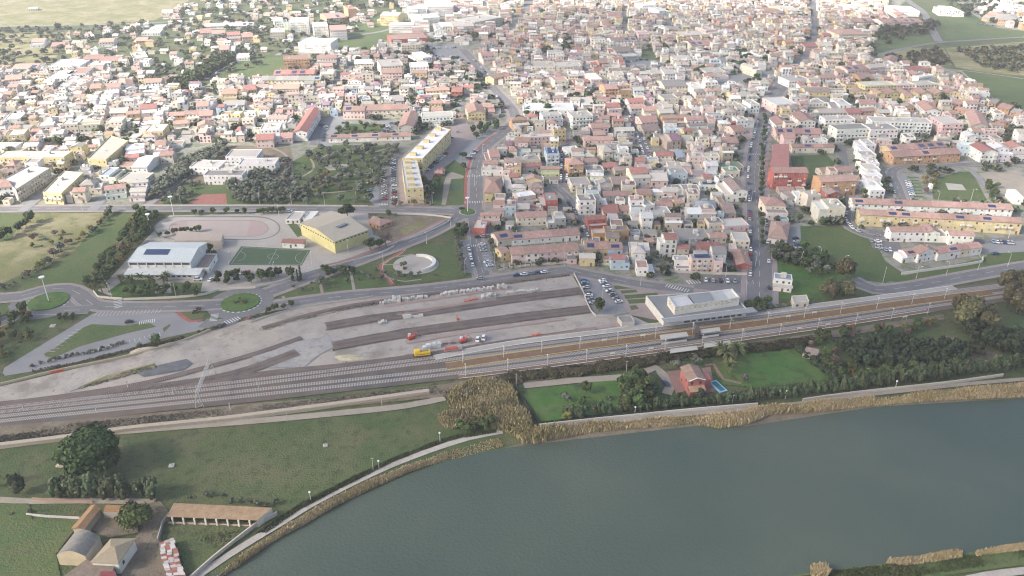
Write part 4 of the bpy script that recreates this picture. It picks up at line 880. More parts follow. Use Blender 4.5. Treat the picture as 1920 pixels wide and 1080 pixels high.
bld('rail_hut','small cream rail hut standing beside the platform, right of the station','hut',"1488 569 1517 566 1512 554 1484 556",3.2,'c','L','f')
bld('portable_cabin','low grey flat cabin in the yard left of the station forecourt','cabin',"1166 606 1190 605 1183 592 1157 595",2.6,'g','G','f',False)
# shelters on the platforms
for i,(q,lab) in enumerate((("1239 637 1291 630 1287 622 1237 628","long pale shelter on the island platform, left of the stair tower"),("1316 625 1351 620 1349 613 1312 618","long pale shelter on the island platform, right of the stair tower"),
    ("1256 662 1309 655 1306 648 1257 654","pale shelter on the lowest platform, left one"),("1320 652 1372 645 1369 638 1320 644","pale shelter on the lowest platform, right one"))):
    h=3.6; Q=[G(x,y,h).to_2d() for x,y in pts(q)]; c=sum(Q,Vector((0,0)))/4; root=empty('platform_shelter',(c.x,c.y,.5)); tag(root,lab,'shelter','platform shelters'); Q=[p-c for p in Q]
    mb=MB(); mb.prism(Q,h-.8,h-.5,(.46,.44,.40),bottom=True); mb.build('shelter_roof',M['matt'],root)
    mb=MB(); mb.prism([Q[3]*.9,Q[2]*.9,Q[2]*.9+Vector((0,.2)),Q[3]*.9+Vector((0,.2))],0,h-.8,(.62,.6,.56)); mb.build('back_wall',M['matt'],root)
    mb=MB(); mb.prism([Q[0]*.92,Q[1]*.92,Q[1]*.92+Vector((0,.15)),Q[0]*.92+Vector((0,.15))],0,1.1,(.66,.65,.6)); mb.build('front_panel',M['matt'],root)
bld('stair_tower','dark narrow stair and lift tower standing on the island platform','stair tower',"1304 623 1312 622 1311 612 1303 613",4.5,(.12,.11,.10),'G','a',False,rcol=(.1,.09,.08))
# villa by the river
root,ql,rise,ce=bld('villa','red riverside villa with weathered tiled roof and white gable trim','villa',"1291 714 1322 711 1308 687 1277 689",6.8,(.42,.155,.14),'T','p',True,rcol=(.30,.21,.17))
v=(ql[3]-ql[0]).normalized(); u=(ql[1]-ql[0]).normalized(); a,b=ql[0]-v*3.2,ql[1]-v*3.2; mb=MB(); 
mb.face([(a.x,a.y,2.8),(b.x,b.y,2.8),(ql[1].x,ql[1].y,3.8),(ql[0].x,ql[0].y,3.8)],(.42,.27,.18)); mb.prism([a+v*.3,b+v*.3,ql[1]-v*.02,ql[0]-v*.02],0,2.7,(.42,.15,.13),top=False); mb.build('porch',M['tile'],root)
mb=MB(); mb.prism([ql[1]+u*.02+v*2,ql[1]+u*4+v*2,ql[1]+u*4+v*7,ql[1]+u*.02+v*7],0,5,(.42,.16,.14)); mb.build('side_wing',M['plaster'],root)
mb=MB(); A_=ql[0]-v*.5; B_=ql[1]-v*.5; Mm=(A_+B_)/2
mb.tube((A_.x,A_.y,6.8),(Mm.x,Mm.y,6.9+rise),.22,col=(.75,.74,.7)); mb.tube((B_.x,B_.y,6.8),(Mm.x,Mm.y,6.9+rise),.22,col=(.75,.74,.7)); mb.build('gable_trim',M['paint'],root)
# pool
c=G(1346,727); root=empty('garden_pool',(c.x,c.y,.3),R(-68)); tag(root,'small blue rectangular garden pool beside the red villa','pool')
mb=MB(); mb.box((0,0,0),(9,4,.6),0,(.22,.42,.55)); mb.build('pool_surround',M['paint'],root); mb=MB(); mb.box((0,0,.6),(7.4,2.6,.03),0,(.03,.12,.13)); mb.build('pool_water',M['paint'],root)
bld('garden_shed','small shack with pink and grey roof sheets beside the long hedge','shed',"1505 663 1530 668 1540 656 1512 650",2.5,'t','B','a',False,rcol=(.40,.30,.27))
# farm
root,ql,rise,ce=bld('cattle_shed','long open fronted farm shed with rust brown roof and white pillars','shed',"312 969 482 976 510 952 326 943",3.4,(.42,.38,.33),'O','a',False,rcol=(.34,.235,.145))
u=(ql[1]-ql[0]).normalized(); v=(ql[3]-ql[0]).normalized(); L=(ql[1]-ql[0]).length
for ob in root.children:
    if ob.name.startswith('wall'):      # open front: drop the front wall and push in a back one
        bm_=ob.data; bpy.data.objects.remove(ob)
mb=MB(); D=(ql[3]-ql[0]).length; nv=Vector((-u.y,u.x))
mb.face([(*p,z) for p,z in ((ql[3],0),(ql[2],0),(ql[2],3.3),(ql[3],3.3))],(.5,.45,.38)); mb.face([(*p,z) for p,z in ((ql[1],0),(ql[2],0),(ql[2],3.4),(ql[1],3.4))],(.62,.57,.48)); mb.face([(*p,z) for p,z in ((ql[0],0),(ql[3],0),(ql[3],3.4),(ql[0],3.4))],(.45,.4,.34))
a,b=ql[0]+v*.2,ql[1]+v*.2; mb.prism([a,b,b+v*.25,a+v*.25],0,.8,(.5,.4,.34)); mb.build('wall',M['plaster'],root)
for k in range(8): p=ql[0]+u*(L*(k+.5)/8.2); mb=MB(); mb.box((p.x,p.y,0),(.55,.5,3.35),math.atan2(u.y,u.x),(.66,.63,.56)); mb.build('pillar',M['plaster'],root)
def farm(q,h,w,r,ty,label,rc,name='farm_building',wins=False): return bld(name,label,'farm building',q,h,w,r,ty,wins,rcol=rc)
farm("136 989 159 991 186 955 170 949",3.4,(.5,.42,.30),'O','p','narrow farm shed with orange brown roof, behind the arched barn',(.31,.19,.10))
farm("193 960 232 961 236 948 199 946",3.2,(.4,.36,.3),'O','a','small square farm shed with rusty roof beside the yellow green tree',(.30,.17,.08))
q=[G(x,y,4.5).to_2d() for x,y in pts("106 1041 160 1043 187 1006 140 998")]; ce=sum(q,Vector((0,0)))/4; root=empty('farm_barn',(ce.x,ce.y,0)); tag(root,'barn with dark stained arched roof and yellowish end wall at the farm','barn'); q=[p-ce for p in q]
wl,rf=MB(),MB(); N=10
for k in range(N):
    t0,t1=k/N,(k+1)/N; z=lambda t:4.5+2.2*math.sin(math.pi*t)
    a0,a1=q[0].lerp(q[1],t0),q[0].lerp(q[1],t1); b0,b1=q[3].lerp(q[2],t0),q[3].lerp(q[2],t1)
    rf.face([(*a0,z(t0)),(*a1,z(t1)),(*b1,z(t1)),(*b0,z(t0))],(.215,.205,.19)); wl.face([(*a0,0),(*a1,0),(*a1,z(t1)),(*a0,z(t0))],(.52,.44,.30)); wl.face([(*b1,0),(*b0,0),(*b0,z(t0)),(*b1,z(t1))],(.5,.44,.32))
for a,b in ((q[1],q[2]),(q[3],q[0])): wl.face([(*a,0),(*b,0),(*b,4.5),(*a,4.5)],(.5,.45,.36))
wl.build('wall',M['plaster'],root); rf.build('roof',M['tile'],root)
root,ql,rise,ce=farm("172 1053 221 1055 252 1011 208 1012",5.2,(.62,.60,.55),'L','h','whitewashed farmhouse with mossy beige hipped tile roof',(.30,.25,.175),'farmhouse',True)
farm("113 1085 207 1088 214 1056 160 1050",3.6,(.5,.45,.38),'B','a','flat brown roofed annex in front of the farmhouse at the bottom edge',(.22,.175,.14))
farm("184 1088 214 1088 216 1071 189 1071",3.9,(.45,.35,.3),'R','a','small dark red awning roof at the bottom edge of the farmhouse',(.25,.06,.07),'awning')
q=[G(x,y,3).to_2d() for x,y in pts("315 1088 350 1088 324 1008 298 1018")]; ce=sum(q,Vector((0,0)))/4; root=empty('patchwork_shed',(ce.x,ce.y,0)); tag(root,'narrow farm shed roofed with patchwork of red and white metal sheets','shed'); q=[p-ce for p in q]
wl,rf=MB(),MB(); wl.prism(q,0,2.7,(.3,.24,.2)); wl.build('wall',M['plaster'],root)
for i in range(16):
    for j in range(3):
        P_=lambda s,t:q[0].lerp(q[1],s).lerp(q[3].lerp(q[2],s),t); j0,j1=rnd.uniform(-.08,.08),0
        rf.face([(*P_((j+dx)/3+j0,(i+dy)/16),2.9+rnd.uniform(0,.15)) for dx,dy in ((0,0),(1,0),(1,1),(0,1))],rnd.choice([(.5,.47,.44),(.28,.10,.07),(.33,.14,.10),(.55,.5,.48),(.4,.36,.35)]))
rf.build('roof',M['matt'],root)
# ---------------------------------------------------------------- walls and fences
def wall(name,s,h,w,col,label,cat='wall',m='matt',cap=None):
    L=line(s); o0=L[0].copy(); mb=MB(); a=offs(L,w/2); b=offs(L,-w/2)
    for i in range(len(L)-1):
        q=[(p-o0).to_2d() for p in (b[i],b[i+1],a[i+1],a[i])]; mb.prism(q,0,h,col)
    o=mb.build(name,M[m],loc=o0); tag(o,label,cat); return o
wall('boundary_wall',"355 1090 400 1050 440 1018 480 987 520 966",1.8,.5,(.52,.46,.38),'thick pale wall between the farm yard and the river path')
wall('river_wall',"-60 846 120 824 250 806 400 791 480 781 640 760 805 737",1.7,2.2,(.40,.345,.27),'long broad pale wall between the railway scrub and the green field')
wall('garden_wall',"1010 801 1100 791 1200 781 1300 771 1420 761",1.6,.5,(.55,.52,.47),'long low white wall beside the reeds in front of the villa garden')
wall('garden_wall',"1505 752 1600 739 1700 728 1790 718 1880 705",1.4,.5,(.55,.5,.43),'low pale wall in front of the dark orchard')
wall('mesh_fence',"1010 798 985 760 960 722",1.8,.12,(.05,.05,.05),'dark mesh fence between the reed thicket and the villa garden','fence')
wall('mesh_fence',"1012 799 1100 789 1200 779 1300 769 1420 758",1.9,.12,(.035,.04,.035),'black mesh screen fence behind the long low white wall','fence')
wall('yard_wall',"-40 733 60 708 130 692 250 667 345 640 400 618 420 608",1.3,.4,(.50,.42,.30),'low yellowish wall between the empty car park and the rail yard')
wall('yard_wall',"470 606 520 588 560 578 640 566 700 557",.9,.3,(.46,.42,.37),'low pale wall right of the middle roundabout along the rail yard')
wall('yard_wall',"1076 514 1092 545 1117 594 1178 588",1.3,.3,(.44,.42,.39),'grey wall between the station car park and the rail sidings')
wall('road_wall',"740 462 715 475 640 496 585 510 530 528 480 540",1.2,.35,(.60,.57,.52),'white wall along the road below the yellow sports hall')
wall('road_wall',"176 548 184 558 230 562",1.3,.35,(.60,.57,.50),'curved white wall above the leftmost road bend')
wall('road_wall',"232 563 330 559 385 553 410 545 480 541",1.3,.35,(.60,.56,.48),'white wall along the road between the two lower roundabouts')
wall('road_wall',"745 455 790 442 840 418 846 410 800 404 745 402",1.2,.3,(.58,.55,.5),'white wall around the bowls ground near the small roundabout')
wall('terrace_wall',"1690 515 1770 504 1842 492 1842 484",1.6,.35,(.66,.64,.6),'white garden wall in front of the gabled white terrace')
wall('terrace_wall',"935 508 975 501 1070 493",1.4,.3,(.62,.55,.46),'pink cream front wall of the terracotta terraces')
wall('street_wall',"1085 494 1120 497 1180 500 1260 510 1320 514 1400 516",1.6,.3,(.56,.52,.46),'pale wall along the road in front of the pink apartment house')
wall('park_wall',"268 386 400 386 545 386 690 387",.9,.4,(.50,.47,.42),'low wall between the olive park and the long cross road')
wall('farm_fence',"62 938 100 941 175 944",1.4,.25,(.36,.24,.18),'rusty panel fence on the upper side of the farm paddock','fence')
wall('farm_fence',"50 966 90 970 150 973",1.0,.2,(.55,.52,.48),'white low fence on the lower side of the farm paddock','fence')
wall('farm_wall',"318 968 306 984 297 1016",1.8,.3,(.42,.40,.36),'grey stained wall at the left end of the long cattle shed')
wall('construction_fence',"96 701 120 696",1.2,.1,(.65,.12,.05),'short orange plastic fence behind the low yellowish wall','fence')
for i in range(13):
    x=945+i*10.2; y=505-i*1.15; p=G(x,y); mb=MB(); mb.box((0,0,0),(.25,5.5,1.5),R(2),jit((.6,.5,.42),.15)); o=mb.build('garden_divider',M['plaster'],loc=(p.x,p.y+2,.1)); tag(o,'low wall dividing the terrace front gardens, %s from the left'%['first','second','third','fourth','fifth','sixth','seventh','eighth','ninth','tenth','eleventh','twelfth','thirteenth'][i],'wall','walls between the terrace front gardens')
# amphitheatre wall
c=G(778,496); o0=c; mb=MB()
for k in range(14):
    a0,a1=R(-62+k*11),R(-62+(k+1)*11); h0=1.2+2.0*math.sin(math.pi*k/14); 
    w0=.4+1.6*math.sin(math.pi*(k/14)); w1=.4+1.6*math.sin(math.pi*((k+1)/14))
    mb.prism([(r*math.cos(a),r*math.sin(a)) for r,a in ((10.5,a0),(10.5+w0,a0),(10.5+w1,a1),(10.5,a1))],0,1.8,(.72,.71,.68))
tag(mb.build('curved_wall',M['matt'],loc=o0),'white crescent wall around the right side of the round concrete plaza','wall')
# ---------------------------------------------------------------- gantry, masts, lamps, wagons
FB,NB=G(398,703),G(375,765); root=empty('overhead_line_gantry',((FB.x+NB.x)/2,(FB.y+NB.y)/2,0)); tag(root,'grey lattice portal gantry spanning all the railway tracks','gantry')
o0=Vector(root.location); fb,nb=FB-o0,NB-o0; ax=(nb-fb).normalized(); sx=Vector((-ax.y,ax.x,0)); gc=(.42,.41,.38)
for nm,p in (('far_leg',fb),('near_leg',nb)):
    mb=MB()
    for sg in (-1,1):
        mb.tube(p+sx*sg*1.8,p+Vector((0,0,8.2))+sx*sg*.35,.16,col=gc,n=5)
    for k in range(5): z=k*1.6; ww=1.8-1.45*z/8.2; w2=1.8-1.45*(z+1.6)/8.2; mb.tube(p+sx*ww*(1 if k%2 else -1)+Vector((0,0,z)),p+sx*w2*(-1 if k%2 else 1)+Vector((0,0,z+1.6)),.09,col=gc,n=4)
    mb.build('leg',M['paint'],root)
mb=MB(); n=18
for sg in (-1,1):
    for z in (7.4,8.4): mb.tube(fb+sx*sg*.5+Vector((0,0,z)),nb+sx*sg*.5+Vector((0,0,z)),.13,col=gc,n=5)
for k in range(n):
    a=fb.lerp(nb,k/n); b=fb.lerp(nb,(k+1)/n)
    for sg in (-1,1): mb.tube(a+sx*sg*.5+Vector((0,0,7.4 if k%2 else 8.4)),b+sx*sg*.5+Vector((0,0,8.4 if k%2 else 7.4)),.07,col=gc,n=4)
    mb.tube(a+sx*.5+Vector((0,0,8.4)),b-sx*.5+Vector((0,0,8.4)),.07,col=gc,n=4)
mb.build('truss_beam',M['paint'],root)
def proto(parts,name):
    """parts: list of (part name, mesh) or with sub parts (name, mesh, [(name, mesh)])"""
    def make(loc,rz=0,sc=None,parts_=True,nm=name):
        o=empty(nm,loc,rz)
        if sc is not None: o.scale=(sc,)*3 if not isinstance(sc,(tuple,list)) else sc
        for p in parts:
            c=link(p[1],p[0],o)
            if len(p)>2:
                for s in p[2]: link(s[1],s[0],c)
        return o
    return make
mb=MB(); mb.tube((0,0,0),(0,0,6.6),.14,.1,col=(.5,.5,.48)); a_=mb.mesh('mast_pole',[M['paint']]); mb=MB(); mb.tube((0,0,5.9),(0,-3,6.3),.06,col=(.5,.5,.48),n=5); mb.tube((0,0,5.0),(0,-2.6,5.3),.05,col=(.5,.5,.48),n=5); mb.box((0,0,6.5),(.5,.9,.15),0,(.6,.6,.58)); b_=mb.mesh('mast_arm',[M['paint']])
mast=proto([('pole',a_),('arm',b_)],'catenary_mast')
mup=[(944,672),(1015,663),(1087,654),(1157,645),(1228,636),(1298,627),(1368,618),(1438,608),(1507,598),(1575,589),(1643,580),(1709,571),(868,682),(1770,562)]
mlo=[(873,706),(952,697),(1026,688),(1099,679),(1173,670),(1246,660),(1316,650),(1390,640),(1461,630),(1532,620),(1603,611),(1670,600),(1738,590)]
ORDN=['first','second','third','fourth','fifth','sixth','seventh','eighth','ninth','tenth','eleventh','twelfth','thirteenth','fourteenth','fifteenth','sixteenth','seventeenth','eighteenth','nineteenth','twentieth']
def ordn(i): return ORDN[i] if i<20 else '%d%s'%(i+1,{1:'st',2:'nd',3:'rd'}.get((i+1)%10,'th'))
for lst,w_ in ((mup,'island platform row'),(mlo,'row beside the lowest track')):
    for i,(x,y) in enumerate(sorted(lst)):
        p=G(x,y); tag(mast((p.x,p.y,.3),R(14)),'grey catenary mast, %s from the left in the %s'%(ordn(i),w_),'catenary mast','catenary masts')
for i,(x,y) in enumerate([(45,772),(240,728),(485,728),(181,774),(432,770),(325,742)]):
    p=G(x,y); mb=MB(); mb.tube((0,0,0),(0,0,3.6),.12,.1,col=(.6,.6,.58)); mb.box((0,0,2.6),(.5,.3,1.1),0,(.3,.3,.3)); o=mb.build('rail_signal',M['paint'],loc=(p.x,p.y,.3)); later(o,'small pale signal post between the tracks',p.x,p.y); tag(o,None,'signal','rail signals')
for i,(x,y) in enumerate([(1133,645),(1205,636),(1477,600),(1526,593),(1148,670),(1220,661),(1498,623),(1551,615),(1695,601)]):
    p=G(x,y); mb=MB()
    for s in (-.9,.9): mb.tube((s,0,0),(s,0,2),.06,col=(.5,.5,.5),n=4)
    mb.box((0,0,1.5),(2.6,.15,.9),R(12),(.72,.68,.52)); o=mb.build('platform_sign',M['paint'],loc=(p.x,p.y,.5)); tag(o,'cream signboard on two posts, %s from the left on the platforms'%ordn(i),'sign','platform signs')
for lst,w_ in ((mup,'overhead wire along the island platform masts'),(mlo,'overhead wire along the lowest row of masts')):
    L=sorted(lst); o0=G(*L[0]); mb=MB()
    for k in range(len(L)-1):
        a_1,b_1=G(*L[k])-o0,G(*L[k+1])-o0
        for off,z in ((-2.6,5.6),(-2.6,6.5)):
            pr=None
            for t in range(5):
                p=a_1.lerp(b_1,t/4)+Vector((.6,off,z-.5*(z>6)*math.sin(math.pi*t/4)))
                if pr is not None: mb.tube(pr,p,.025,n=3,col=(.2,.18,.16),cap=False)
                pr=p
    tag(mb.build('overhead_wire',M['paint'],loc=o0),w_,'overhead wire')
def lampmesh(h,arm):
    mb=MB(); mb.tube((0,0,0),(0,0,h),.13,.07,col=(.55,.54,.5)); a=mb.mesh('pole',[M['paint']]); mb=MB()
    if arm: mb.tube((0,0,h),(1.5,0,h+.3),.05,col=(.55,.54,.5),n=5); mb.box((1.7,0,h+.22),(.9,.35,.14),0,(.7,.7,.68))
    else:
        mb2=mb
        for i in range(6):
            for j in range(8):
                A=lambda i,j:(.42*math.sin(math.pi*i/6)*math.cos(j*math.pi/4),.42*math.sin(math.pi*i/6)*math.sin(j*math.pi/4),h+.35-.42*math.cos(math.pi*i/6))
                mb.face([A(i,j),A(i,j+1),A(i+1,j+1),A(i+1,j)],(.8,.8,.78))
    return proto([('pole',a),('lamp_head',mb.mesh('lamp_head',[M['paint']]))],'street_lamp')
L9,L5=lampmesh(8.5,True),lampmesh(4,False)
for s in "1717 524 1655 531 1774 516 1833 508 1889 500 1536 490 1201 536 719 498 280 427 523 404 487 383 547 385 609 385 668 378 811 383 155 395 1607 433 1757 382 1820 376 879 398 700 338 928 500 872 514 515 520 585 500 653 477 1058 500 40 382 340 385 1416 500 1432 440 1408 380 1422 330 1440 250 985 205 905 290 890 350 430 500 210 560 330 555 1085 545 1128 570 1360 520 1300 508 800 458 845 425 1500 500 1580 505 1890 448 1745 445".split(' ')[::1] and [0]:
    LP="1717 524 1655 531 1774 516 1833 508 1889 500 1536 490 1201 536 719 498 280 427 523 404 487 383 547 385 609 385 668 378 811 383 155 395 1607 433 1757 382 1820 376 700 338 928 500 872 514 515 520 585 500 653 477 1058 500 40 382 340 385 1416 500 1432 440 1408 380 1422 330 1440 250 985 205 905 290 890 350 430 500 210 560 330 555 1128 570 1360 520 1300 508 800 458 845 425 1500 500 1580 505 1890 448 1745 445"
    for x,y in pts(LP): p=G(x,y); o=L9((p.x,p.y,.1),rnd.uniform(0,6.28)); later(o,'tall grey street lamp with curved arm',p.x,p.y); tag(o,None,'street lamp','street lamps')
for i,(x,y) in enumerate(pts("583 940 711 881 825 828 1190 779 1373 757 1472 748 1678 730")): p=G(x,y); o=L5((p.x,p.y,.1)); tag(o,'short river path lamp with white globe, %s from the left'%ordn(i),'street lamp','globe lamps on the river path')
for i,(x,y) in enumerate(pts("539 790 717 768 875 752 289 942 700 884 968 724 1174 700")):
    p=G(x,y); mb=MB(); mb.tube((0,0,0),(0,0,7),.14,.09,col=(.42,.39,.35)); mb.box((0,0,6.4),(1.2,.1,.1),0,(.4,.38,.34)); o=mb.build('utility_pole',M['paint'],loc=(p.x,p.y,0)); later(o,'slim wooden utility pole',p.x,p.y); tag(o,None,'utility pole','utility poles')
for (x,y,h,lab) in ((92,566,14.5,'very tall white light mast rising from the leftmost roundabout'),(326,404,13,'tall floodlight mast at the upper edge of the skating track'),(877,398,10,'tall light mast on the small upper roundabout'),(282,427,9,'floodlight mast at the left end of the skating track')):
    p=G(x,y); root=empty('light_mast',(p.x,p.y,.2)); tag(root,lab,'light mast'); mb=MB(); mb.tube((0,0,0),(0,0,h),.28,.14,8,(.72,.72,.7)); mb.build('pole',M['paint'],root); mb=MB(); mb.tube((0,0,h),(0,0,h+.5),1.3,1.5,12,(.72,.72,.7)); mb.build('lamp_head',M['paint'],root)
# rail vehicles and yard things
p=G(792,668); rz=R(12); root=empty('rail_wagon',(p.x,p.y,.3),rz); tag(root,'bright yellow rail work wagon parked at the end of a siding','rail wagon')
mb=MB(); mb.box((0,0,.9),(7.6,2.6,1.7),0,(.75,.48,.02)); mb.box((-2.4,0,2.6),(2.4,2.4,.9),0,(.75,.48,.02)); mb.build('body',M['paint'],root)
mb=MB(); mb.box((0,-.02,1.5),(6.6,2.72,.25),0,(.12,.1,.08)); mb.box((1.2,0,2.6),(3.6,1.2,.4),0,(.25,.2,.12)); mb.build('machinery',M['paint'],root); mb=MB(); mb.box((0,0,.6),(9.2,2.2,.3),0,(.04,.04,.05)); mb.build('chassis',M['paint'],root)
for x in (-2.8,-1.8,1.8,2.8):
    mb=MB(); mb.tube((x,-1.0,.45),(x,1.0,.45),.45,n=10,col=(.05,.05,.05)); mb.build('wheel',M['paint'],root)
p=G(850,659); root=empty('rail_wagon',(p.x,p.y,.3),R(13)); tag(root,'low flat wagon with red load behind the yellow wagon','rail wagon'); mb=MB(); mb.box((0,0,.8),(9,2.4,.5),0,(.3,.22,.2)); mb.build('flatbed',M['paint'],root); mb=MB(); mb.box((-1,0,1.3),(6,2,.7),0,(.42,.10,.08)); mb.build('load',M['matt'],root)
def blocks(s,n,dims,col,label,name='concrete_block_stack',cat='block stack',group='stacked concrete blocks in the rail yard'):
    L=[G(x,y) for x,y in pts(s)]
    for i in range(n):
        p=L[0].lerp(L[1],i/max(1,n-1)); hgt=rnd.uniform(.7,1.3); mb=MB(); k=2 if rnd.random()<.5 else 1
        for j in range(k+1): mb.box((0,0,j*dims[2]*.5),(dims[0]*rnd.uniform(.8,1),dims[1]*rnd.uniform(.8,1.1),dims[2]*.46),rnd.uniform(-.05,.05),jit(col,.1),0,True)
        o=mb.build(name,M['matt'],loc=(p.x+rnd.uniform(-.2,.2),p.y+rnd.uniform(-.5,.5),.2),rz=R(10)+rnd.uniform(-.1,.1)); tag(o,'%s, %s from the left'%(label,ordn(i)),cat,group)
bc=(.55,.54,.50)
blocks("714 571 735 567",6,(1.2,2.2,1.2),bc,'pale concrete block stack in the leftmost cluster by the siding'); blocks("738 565 750 564",4,(1.3,4,1.6),bc,'tall white block stack behind the leftmost cluster')
blocks("756 564 800 558",12,(1.1,2,1.1),bc,'pale concrete block stack in the upper left row of the yard'); blocks("828 554 924 542",24,(1.2,2.2,1.1),bc,'pale concrete block stack in the long upper middle row')
blocks("904 558 928 554",9,(1.2,3,1.2),bc,'pale concrete block stack in the row below the upper middle row'); blocks("935 541 948 540",4,(1.4,2.2,1.6),bc,'pale block stack right of the long upper middle row'); blocks("952 550 1008 546",14,(1.2,1.6,.9),bc,'small pale block stack near the right end of the yard')
blocks("710 607 724 605",7,(.6,2.4,.9),bc,'thin upright pale slab in the middle strip of the yard','slab_stack','slab stack','thin slabs in the yard')
blocks("764 597 785 594",4,(5,1.2,1.4),(.6,.59,.56),'long white beam stack in the middle strip of the yard','beam_stack','beam stack','long beams in the yard')
blocks("796 655 822 650",5,(2.2,2.4,1.6),(.55,.56,.56),'white wrapped pallet behind the yellow wagon','wrapped_pallet','pallet','wrapped pallets'); blocks("874 565 890 562",3,(2.4,2,.6),(.5,.18,.14),'low red tarpaulin covered pile in the yard','covered_pile','pile','covered piles')
blocks("835 645 880 640",4,(3,1.4,.8),(.30,.20,.18),'dull brown scrap pile left of the two white vans','scrap_pile','pile','scrap piles'); blocks("1000 630 1010 628",2,(2.2,1.4,.7),(.6,.14,.08),'small red orange pile at the yard end beside the platform','scrap_pile','pile','scrap piles')
blocks("858 601 862 600",1,(1.4,1.2,1),(.6,.2,.1),'orange crate beside the middle siding','crate','crate',None)
# red machine
for x,y,lab in ((771,636,'small red excavator standing alone in the rail yard'),(868,642,'red excavator with folded arm beside the scrap piles')):
    p=G(x,y); root=empty('excavator',(p.x,p.y,.2),R(30)); tag(root,lab,'excavator'); mb=MB(); mb.box((0,0,.8),(3,2.2,1.2),0,(.55,.06,.04)); mb.box((-.6,.4,2.0),(1.2,1.1,1.0),0,(.6,.6,.58)); mb.build('cab',M['paint'],root)
    for s in (-.9,.9): mb=MB(); mb.box((0,s,0),(3.4,.55,.8),0,(.05,.05,.05)); mb.build('crawler_track',M['paint'],root)
    mb=MB(); mb.tube((1.2,0,1.6),(3.0,0,3.2),.2,.15,5,(.55,.06,.04)); mb.tube((3.0,0,3.2),(4.3,0,1.2),.15,.12,5,(.55,.06,.04)); mb.box((4.4,0,.5),(.8,.9,.7),0,(.12,.1,.1)); mb.build('arm',M['paint'],root)
# heaps, rubble, slabs
def heap(name,x,y,rx,ry,h,col,label,cat,m='matt',rz=0):
    p=G(x,y); mb=MB(); n=14; rr=random.Random(int(x*7+y))
    ring=[[((rx*(1-k/4)*(1+rr.uniform(-.18,.18)))*math.cos(2*math.pi*i/n),(ry*(1-k/4)*(1+rr.uniform(-.18,.18)))*math.sin(2*math.pi*i/n),h*(1-(1-k/4)**2)+rr.uniform(0,.12)*h*(k>0)) for i in range(n)] for k in range(4)]
    for k in range(3):
        for i in range(n): mb.face([ring[k][i],ring[k][(i+1)%n],ring[k+1][(i+1)%n],ring[k+1][i]],jit(col,.15))
    mb.face(ring[3],col); o=mb.build(name,M[m],loc=(p.x,p.y,.1),rz=rz); tag(o,label,cat)
heap('sand_heap',655,671,7,3,.9,(.45,.40,.28),'low pale sand heap in the yard left of the yellow wagon','sand heap'); heap('rubble_pile',270,658,7,2.6,1.6,(.46,.40,.32),'pile of pale stone rubble beside the broken yellowish wall','rubble pile',rz=.3)
heap('rubble_pile',330,644,8,1.5,.8,(.42,.36,.30),'strip of rubble right of the large stone rubble pile','rubble pile',rz=.3); heap('stone_pile',114,873,2.2,1.4,.5,(.40,.33,.26),'small pile of pinkish stones beside the great dark pine','stone pile'); heap('gravel_heap',160,684,1,1,.3,(.3,.3,.3),'tiny grey gravel heap at the car park edge','gravel heap')
heap('rubble_pile',1110,612,10,1.2,.5,(.38,.33,.30),'low debris strip between siding and station car park','rubble pile',rz=.25)
for x,y,s,lab in ((322,874,2.0,'square concrete cover slab lying in the green field'),(610,836,1.8,'pale concrete well head in the middle of the green field'),(99,612,2.6,'rough concrete slab on the verge left of the car park')):
    p=G(x,y); mb=MB(); mb.box((0,0,0),(s,s,.45),.2,(.45,.43,.38)); mb.box((.1,.1,.45),(s*.4,s*.4,.15),.2,(.35,.33,.3)); tag(mb.build('concrete_slab',M['matt'],loc=(p.x,p.y,.05)),lab,'concrete slab')
# ================================================================ VEGETATION
def lumps(r,h0,h1,n,seed,flat=1):
    rr=random.Random(seed); out=[]
    for i in range(n):
        a=rr.uniform(0,6.28); d=r*math.sqrt(rr.random())*.62; z=h0+(h1-h0)*(.25+.6*rr.random())*(1-.25*d/r)
        s=r*rr.uniform(.38,.55); out.append((d*math.cos(a),d*math.sin(a),z,s,s*flat*(h1-h0)/(2*r)*1.1 if flat else s))
    return out
def crown(lps,nl,size,cols,seed,up=.35):
    rr=random.Random(seed); mb=MB()
    for (x,y,z,s,sz) in lps:
        base=rr.uniform(.78,1.2)
        n=int(nl*max(.3,(s*s)))
        for k in range(n):
            t=rr.uniform(-1,1); a=rr.uniform(0,6.28); q=math.sqrt(1-t*t); rd=rr.uniform(.72,1.08)
            d=Vector((q*math.cos(a),q*math.sin(a),t)); 
            if t<-.6: continue
            c=Vector((x,y,z))+Vector((d.x*s,d.y*s,d.z*sz))*rd
            nrm=(d+Vector((rr.uniform(-.7,.7),rr.uniform(-.7,.7),rr.uniform(-.3,.8)))).normalized(); u=nrm.orthogonal().normalized(); v=nrm.cross(u); ro=rr.uniform(0,3.1)
            u,v=u*math.cos(ro)+v*math.sin(ro),v*math.cos(ro)-u*math.sin(ro); ss=size*rr.uniform(.6,1.3)
            kx=base*rr.uniform(.65,1.35); cc=tuple(g*kx for g in rr.choice(cols))
            mb.face([c-u*ss-v*ss*.6,c+u*ss-v*ss*.7,c+u*ss*.8+v*ss*.7,c-u*ss*.7+v*ss*.8],cc)
        # inner body so that the crown is not hollow
        cc=tuple(g*.8*base for g in cols[0])
        I=[[Vector((x+s*.78*math.sin(math.pi*i/5)*math.cos(j*1.047),y+s*.78*math.sin(math.pi*i/5)*math.sin(j*1.047),z+sz*.78*math.cos(math.pi*i/5))) for j in range(6)] for i in range(6)]
        for i in range(5):
            for j in range(6): mb.face([I[i][j],I[i+1][j],I[i+1][(j+1)%6],I[i][(j+1)%6]],cc)
    return mb
